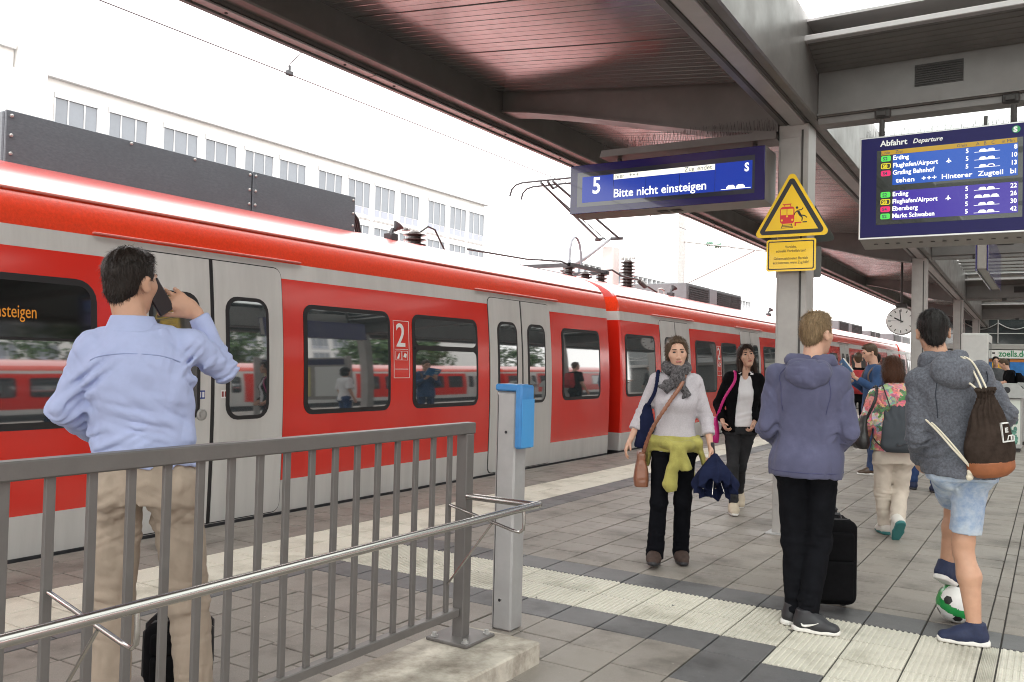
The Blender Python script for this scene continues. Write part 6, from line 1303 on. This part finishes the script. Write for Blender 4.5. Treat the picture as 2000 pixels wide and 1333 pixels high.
for pos, c in ((.48, (.72, .62, .50, 1)), (.64, (.10, .20, .09, 1)), (.78, (.66, .26, .12, 1)), (.9, (.30, .42, .28, 1))): q_ = _e.elements.new(pos); q_.color = c
_v2 = _N.new('ShaderNodeTexVoronoi'); _v2.inputs['Scale'].default_value = 48; _L.new(_ad.outputs[2], _v2.inputs['Vector']); _mm = _N.new('ShaderNodeMix'); _mm.data_type = 'RGBA'; _mm.blend_type = 'OVERLAY'; _mm.inputs['Factor'].default_value = .55; _L.new(_cr.outputs[0], _mm.inputs[6]); _L.new(_v2.outputs['Color'], _mm.inputs[7])
_ds = _N.new('ShaderNodeHueSaturation'); _ds.inputs['Saturation'].default_value = .85; _ds.inputs['Value'].default_value = 1.05; _L.new(_mm.outputs[2], _ds.inputs['Color']); _L.new(_ds.outputs[0], _b.inputs['Base Color'])
wC = (-1.22, 8.2); BEIG = cloth('stone_trousers', (.50, .44, .375), .07, 9)
m6, D = person('person', 'woman with auburn bob in a flowered jacket and pale trousers walking away', wC, 25, 1.60,
 dict(pel=(.045, 0, .72), neck=(.055, .03, 1.29), head=(.045, .07, 1.452), hrot=(-4, -12, 0), shL=(-.105, .02, 1.215), shR=(.205, .02, 1.215), elL=(-.185, .02, .98), wrL=(-.17, .14, .83), elR=(.265, .04, .95), wrR=(.255, .17, .78),
      hipL=(-.040, 0, .68), hipR=(.125, 0, .68), knL=(-.03, .05, .38), knR=(.115, .04, .36), anL=(-.005, .04, .085), anR=(.005, -.26, .165), toeL=(-.1, 1, 0), toeR=(-.05, 1, 0), tpR=-52),
 dict(name='jacket', mat=FLO, grow=.022, t0=.02, t1=.98, sr=(.066, .062, .052), sleeve=.95, amp=.008, crease=.007, seed=81, add=[cone((0, .0, 1.28), (.10, .0, 1.28), .055, .055)+(.03,)], lv=[(-.1, .185, .135, 0), (.05, .190, .135, 0), (.24, .170, .120, .0), (.42, .165, .115, 0), (.62, .175, .12, 0), (.78, .172, .112, 0), (.88, .155, .1, -.01), (.96, .11, .08, -.01), (1.03, .07, .065, 0)]),
 dict(mat=BEIG, grow=.008, waist=.1, r=(.100, .078, .072), amp=.007, hem=-.02), ('bob', HA), fem=True, res=.0085, shoes=(M('shoe_offwhite', (.58, .56, .52), .7), M('sole_teal', (.03, .16, .16), .6)))
GBAG = cloth('slate_nylon', (.062, .070, .080), .12, 6, bump=.0004, sheen=.1)
t = carried('drawstring_bag', 'slate grey drawstring backpack on the back of the woman in the flowered jacket', 'bag', wC, 25)
def nywr(P): h = np.clip((P[:, 2]-.93)/.18, 0, 1); return .006*h*np.sin(P[:, 0]*110+vnoise(P*14, 2)*2.5)+.003*vnoise(P*10, 5)
soft('bag_body', GBAG, t, [stack([(.735, .04, -.17, .105, .03), (.76, .04, -.175, .135, .05), (.86, .04, -.18, .145, .062), (.98, .04, -.18, .138, .055), (1.07, .04, -.17, .118, .04), (1.115, .04, -.16, .092, .028), (1.135, .04, -.155, .098, .022)], 2.8)], .007, 0, wr=nywr)
for g in (-1, 1): b = MB(); b.tube(curve([(.04+g*.075, -.155, 1.12), (.045+g*.105, -.12, 1.225), (.05+g*.115, -.02, 1.305), (.05+g*.12, .08, 1.26), (.05+g*.14, .10, 1.05), (.04+g*.17, .0, .86), (.04+g*.13, -.16, .765)]), .0055, 6); b.build('cord', SHB, t, smooth=True)
b = MB(); b.prism([(-.005+p*.85, .81+q*.85) for p, q in sw], 'y', -.252, -.236); o = b.build('emblem', SHB, t)
t = carried('shoulder_bag', 'black shoulder bag hanging at the left side of the woman in the flowered jacket', 'bag', wC, 25); BLKB = M('black_leather', (.016, .015, .016), .45, var=.2, vscale=20, bump=.001, bscale=60)
soft('bag_body', BLKB, t, [stack([(.745, -.225, .03, .05, .15), (.78, -.23, .03, .065, .165), (.92, -.225, .02, .045, .12), (1.04, -.21, .01, .025, .07)], 2.3)], .008, 0, wr=folds(.005, (12, 12, 8), 3)); strap('strap', curve([(-.215, .05, 1.0), (-.165, .09, 1.18), (-.105, .02, 1.292), (-.14, -.09, 1.18), (-.205, -.05, 1.0)], 6), .014, BLKB, t, .4, (0, 1, 0), .007)
# reader with a book
DEN = cloth('dark_denim', (.035, .055, .12), .25, 10); BLJ = cloth('blue_jacket', (.035, .075, .17), .25, 8)
pR = (-2.10, 12.75)
m7, D = person('person', 'man in a blue jacket reading a book beyond the woman in the flowered jacket', pR, 118, 1.80,
 dict(head=(0, .05, 1.675), hrot=(0, -18, 0), elL=(-.24, .05, 1.16), wrL=(-.10, .29, 1.33), elR=(.24, .05, 1.16), wrR=(.07, .30, 1.30), anL=(-.1, .05, .085), anR=(.11, -.08, .085)),
 dict(name='jacket', mat=BLJ, grow=.02, t0=-.2, sr=(.065, .058, .05), sleeve=.9, seed=91), dict(mat=DEN), ('short', HM), res=.011, hands=dict(L=dict(d=(.2, .35, .85), n=(.3, -.9, .2), u=(1, 0, 0), curl=15), R=dict(d=(-.2, .35, .85), n=(-.3, -.9, .2), u=(-1, 0, 0), curl=15)), shoes=(M('shoe_brown', (.06, .03, .02), .6), SOLW))
t = carried('backpack', 'brown and blue striped backpack on the man reading the book', 'backpack', pR, 118); soft('bag_body', M('pack_brown', (.10, .065, .055), .8, var=.5, vscale=9, stretch=(6, 1, 1)), t, [stack([(1.02, 0, -.20, .13, .07), (1.1, 0, -.22, .155, .10), (1.3, 0, -.215, .15, .09), (1.46, 0, -.18, .11, .05)], 2.6)], .011, 0, wr=folds(.006, (9, 9, 9), 3))
for g in (-1, 1): strap('strap', curve([(g*.09, -.15, 1.45), (g*.115, -.02, 1.50), (g*.12, .11, 1.36), (g*.15, .06, 1.15)], 6), .024, M('pack_strap', (.13, .085, .075), .8), t, .35, (0, 1, 0), .009)
t = carried('book', 'book with a bright blue cover held up by the man in the blue jacket', 'book', pR, 118)
Tk = Matrix.Translation((-.02, .375, 1.47)) @ Matrix.Rotation(R(-35), 4, 'X') @ Matrix.Rotation(R(14), 4, 'Y'); b = MB(); b.box(-.145, .004, -.11, .145, .010, .11, 0, T=Tk); b.build('cover', M('book_blue', (.015, .16, .40), .35, var=.3, vscale=12), t); b = MB(); b.box(-.14, -.016, -.106, .14, .003, .106, .003, T=Tk); b.build('pages', M('paper', (.75, .72, .64), .8), t)
b = MB(); b.add([tuple(Tk @ Vector((.07+.035*math.cos(a*.52), .0108, .0+.035*math.sin(a*.52)))) for a in range(12)], [tuple(range(12))]); b.build('cover_print', M('book_pale', (.30, .55, .70), .4), t); b = MB(); b.box(.02, .0105, .06, .12, .0112, .078, 0, T=Tk); b.box(.02, .0105, -.085, .12, .0112, -.07, 0, T=Tk); b.build('cover_lettering', M('paper', (0, 0, 0)), t)
WTEE = cloth('white_tee', (.74, .74, .76), .04)
m8, D = person('person', 'black haired person in white top and blue jeans half hidden behind the grey hoodie', (-1.30, 11.45), 20, 1.64, dict(anL=(-.1, .1, .085), anR=(.1, -.12, .085)), dict(name='top', mat=WTEE, grow=.016, t0=-.15, sleeve=.45, sr=(.066, .062, .05), seed=93), dict(mat=cloth('blue_denim', (.03, .06, .16), .25, 9)), ('bob', HK), fem=True, res=.012, shoes=(NAVYS, SHB), face=False)
pD = (-3.05, 16.9); BTEE = cloth('black_tee', (.016, .016, .018), .2)
m9, D = person('person', 'man in dark t-shirt with a red backpack walking beside the train doors', pD, 20, 1.74, dict(anL=(-.1, .14, .085), anR=(.1, -.16, .11), wrL=(-.27, .08, .90)), dict(name='tee', mat=BTEE, grow=.014, t0=-.15, sleeve=.42, sr=(.062, .058, .05), seed=95), dict(mat=JEANB), ('short', HM), res=.014, shoes=(SHB, SHB), face=False)
t = carried('backpack', 'red and black backpack on the man in the dark t-shirt by the train', 'backpack', pD, 20); soft('bag_body', M('pack_red', (.35, .02, .025), .7, var=.5, vscale=7), t, [stack([(.98, 0, -.19, .12, .06), (1.05, 0, -.21, .15, .10), (1.25, 0, -.205, .145, .09), (1.42, 0, -.17, .11, .05)], 2.6)], .013, 0)
m10, D = person('person', 'man in blue grey shirt seen between the red backpack and the reader', (-3.0, 18.6), 15, 1.76, {}, dict(name='shirt', mat=cloth('blue_grey_cotton', (.22, .27, .40), .1), grow=.014, t0=-.2, seed=97), dict(mat=DEN), ('short', HK), res=.014, shoes=(SHB, SHB), face=False)
pE = (-.84, 23.6)
m11, D = person('person', 'man in black t-shirt looking down behind the bins at the right edge', pE, 85, 1.80, dict(neck=(0, .06, 1.48), head=(0, .15, 1.645), hrot=(0, -25, 0), elR=(.22, .10, 1.2), wrR=(.15, .38, 1.16), elL=(-.22, .1, 1.2), wrL=(-.15, .35, 1.12)), dict(name='tee', mat=BTEE, grow=.016, t0=-.15, sleeve=.42, sr=(.064, .06, .05), seed=98), dict(mat=DEN), ('crop', HM), res=.014, shoes=(SHB, SHB), face=False)
t = carried('backpack', 'black backpack on the man in the black t-shirt behind the bins', 'backpack', pE, 85); soft('bag_body', SUITC, t, [stack([(.98, 0, -.20, .13, .06), (1.05, 0, -.22, .16, .11), (1.25, 0, -.205, .155, .10), (1.44, 0, -.15, .11, .05)], 2.6)], .013, 0)
m12, D = person('person', 'bearded looking man in grey jacket behind the man in the black t-shirt', (-1.25, 25.4), 190, 1.84, {}, dict(name='jacket', mat=cloth('grey_jacket', (.08, .085, .09), .2), grow=.018, t0=-.2, seed=99), dict(mat=DEN), ('short', HK), res=.014, shoes=(SHB, SHB), face=False)
m12['label'] = 'dark haired man in grey jacket standing beyond the man in the black t-shirt'
# ---------------------------------------------------------------- the other side of the platform, which the train windows mirror
FT = thing('commuter_train', 'red train on the track beyond the other platform edge mirrored in the windows', 'train', (7.2, 52, 0), math.pi)
for ch in [o for o in TR.children if o.name.split('.')[0] in ('car_body', 'window', 'door')]:
    c = ch.copy(); COL.objects.link(c); c.parent = FT
    for g in ch.children: d = g.copy(); COL.objects.link(d); d.parent = c
B2 = dup(SB, (52, 95, 0), math.pi, 'white building beyond the far tracks seen only mirrored in the train windows')
LEAFM = M('leaf_green', (.055, .11, .03), .6, var=.4, vscale=3); BARK = M('bark', (.07, .055, .04), .9)
def tree(loc, h, seed, lab):
    t = thing('tree', lab, 'tree', loc); r = random.Random(seed); b = MB(); b.tube([(0, 0, 0), (.1, .05, h*.3), (.05, .1, h*.7)], [.22, .16, .05], 8)
    for k in range(6): a = r.uniform(0, 6.28); z = h*r.uniform(.25, .5); b.tube([(.08, .06, z), (math.cos(a)*h*.16, math.sin(a)*h*.16, z+h*.15), (math.cos(a)*h*.26, math.sin(a)*h*.26, z+h*.25)], [.08, .05, .02], 5)
    b.build('trunk', BARK, t); b = MB(); cl = [(r.gauss(0, h*.14), r.gauss(0, h*.14), h*r.uniform(.35, .95), h*r.uniform(.08, .17)) for _ in range(16)]
    for k in range(2200):
        cx, cy, cz, cr = r.choice(cl); d = unit((r.gauss(0, 1), r.gauss(0, 1), r.gauss(0, 1))); p = V3(cx, cy, cz)+d*cr*r.uniform(.6, 1.05); u = unit((r.gauss(0, 1), r.gauss(0, 1), r.gauss(0, 1))); w = unit(np.cross(u, d)+1e-3); s_ = r.uniform(.12, .28)
        b.add([p-u*s_, p+w*s_*.6, p+u*s_, p-w*s_*.6], [(0, 1, 2, 3)])
    b.build('crown', LEAFM, t, fix=False); return t
for k, (x, y, h) in enumerate(((22, 22, 8), (25, 30, 9.5), (21, 39, 7.5), (26, 47, 9), (23, 57, 8))):
    tree((x, y, -1.2), h, k, ('rounded green', 'tall green', 'small green', 'broad green', 'far green')[k]+' tree beyond the far track mirrored in the train windows')
IB = thing('info_board', 'framed information board with yellow map mirrored in the large train window', 'board', (1.05, 12.75, 0)); IB.rotation_euler = (0, 0, R(-58))
b = MB()
for x in (-.95, .95): b.box(x-.06, -.06, 0, x+.06, .06, 2.15, .01)
b.box(-.9, -.05, .75, .9, .05, 2.1, .01); b.build('board_frame', MC['col'], IB)
for sgn in (1, -1):
    for x0, x1, z0, z1, m in ((-.82, -.22, .85, 1.8, M('paper_white', (.7, .72, .7), .5)), (-.12, .82, .85, 1.8, M('map_yellow', (.66, .60, .25), .5)), (-.85, .85, 1.86, 2.05, M('board_header', (.03, .03, .08), .4))):
        b = MB(); b.box(x0, sgn*.052, z0, x1, sgn*.056, z1); b.build('poster', m, IB)
    b = MB(); b.tube([(.35+.2*math.cos(a)*(1 if a < 3.1 else .9), sgn*.058, 1.32+.11*math.sin(a)+(.11 if a > 1.57 and a < 4.7 else -.0)) for a in np.linspace(.3, 5.9, 18)], .03, 5); b.build('print', M('map_green', (.06, .25, .12), .5), IB)
for o in list(COL.objects):
    if o.parent is None and o.get('category') in ('person', 'tree', 'bin'):
        o['group'] = {'person': 'people on the platform', 'tree': 'trees beyond the far track', 'bin': 'waste bins on the platform'}[o['category']]
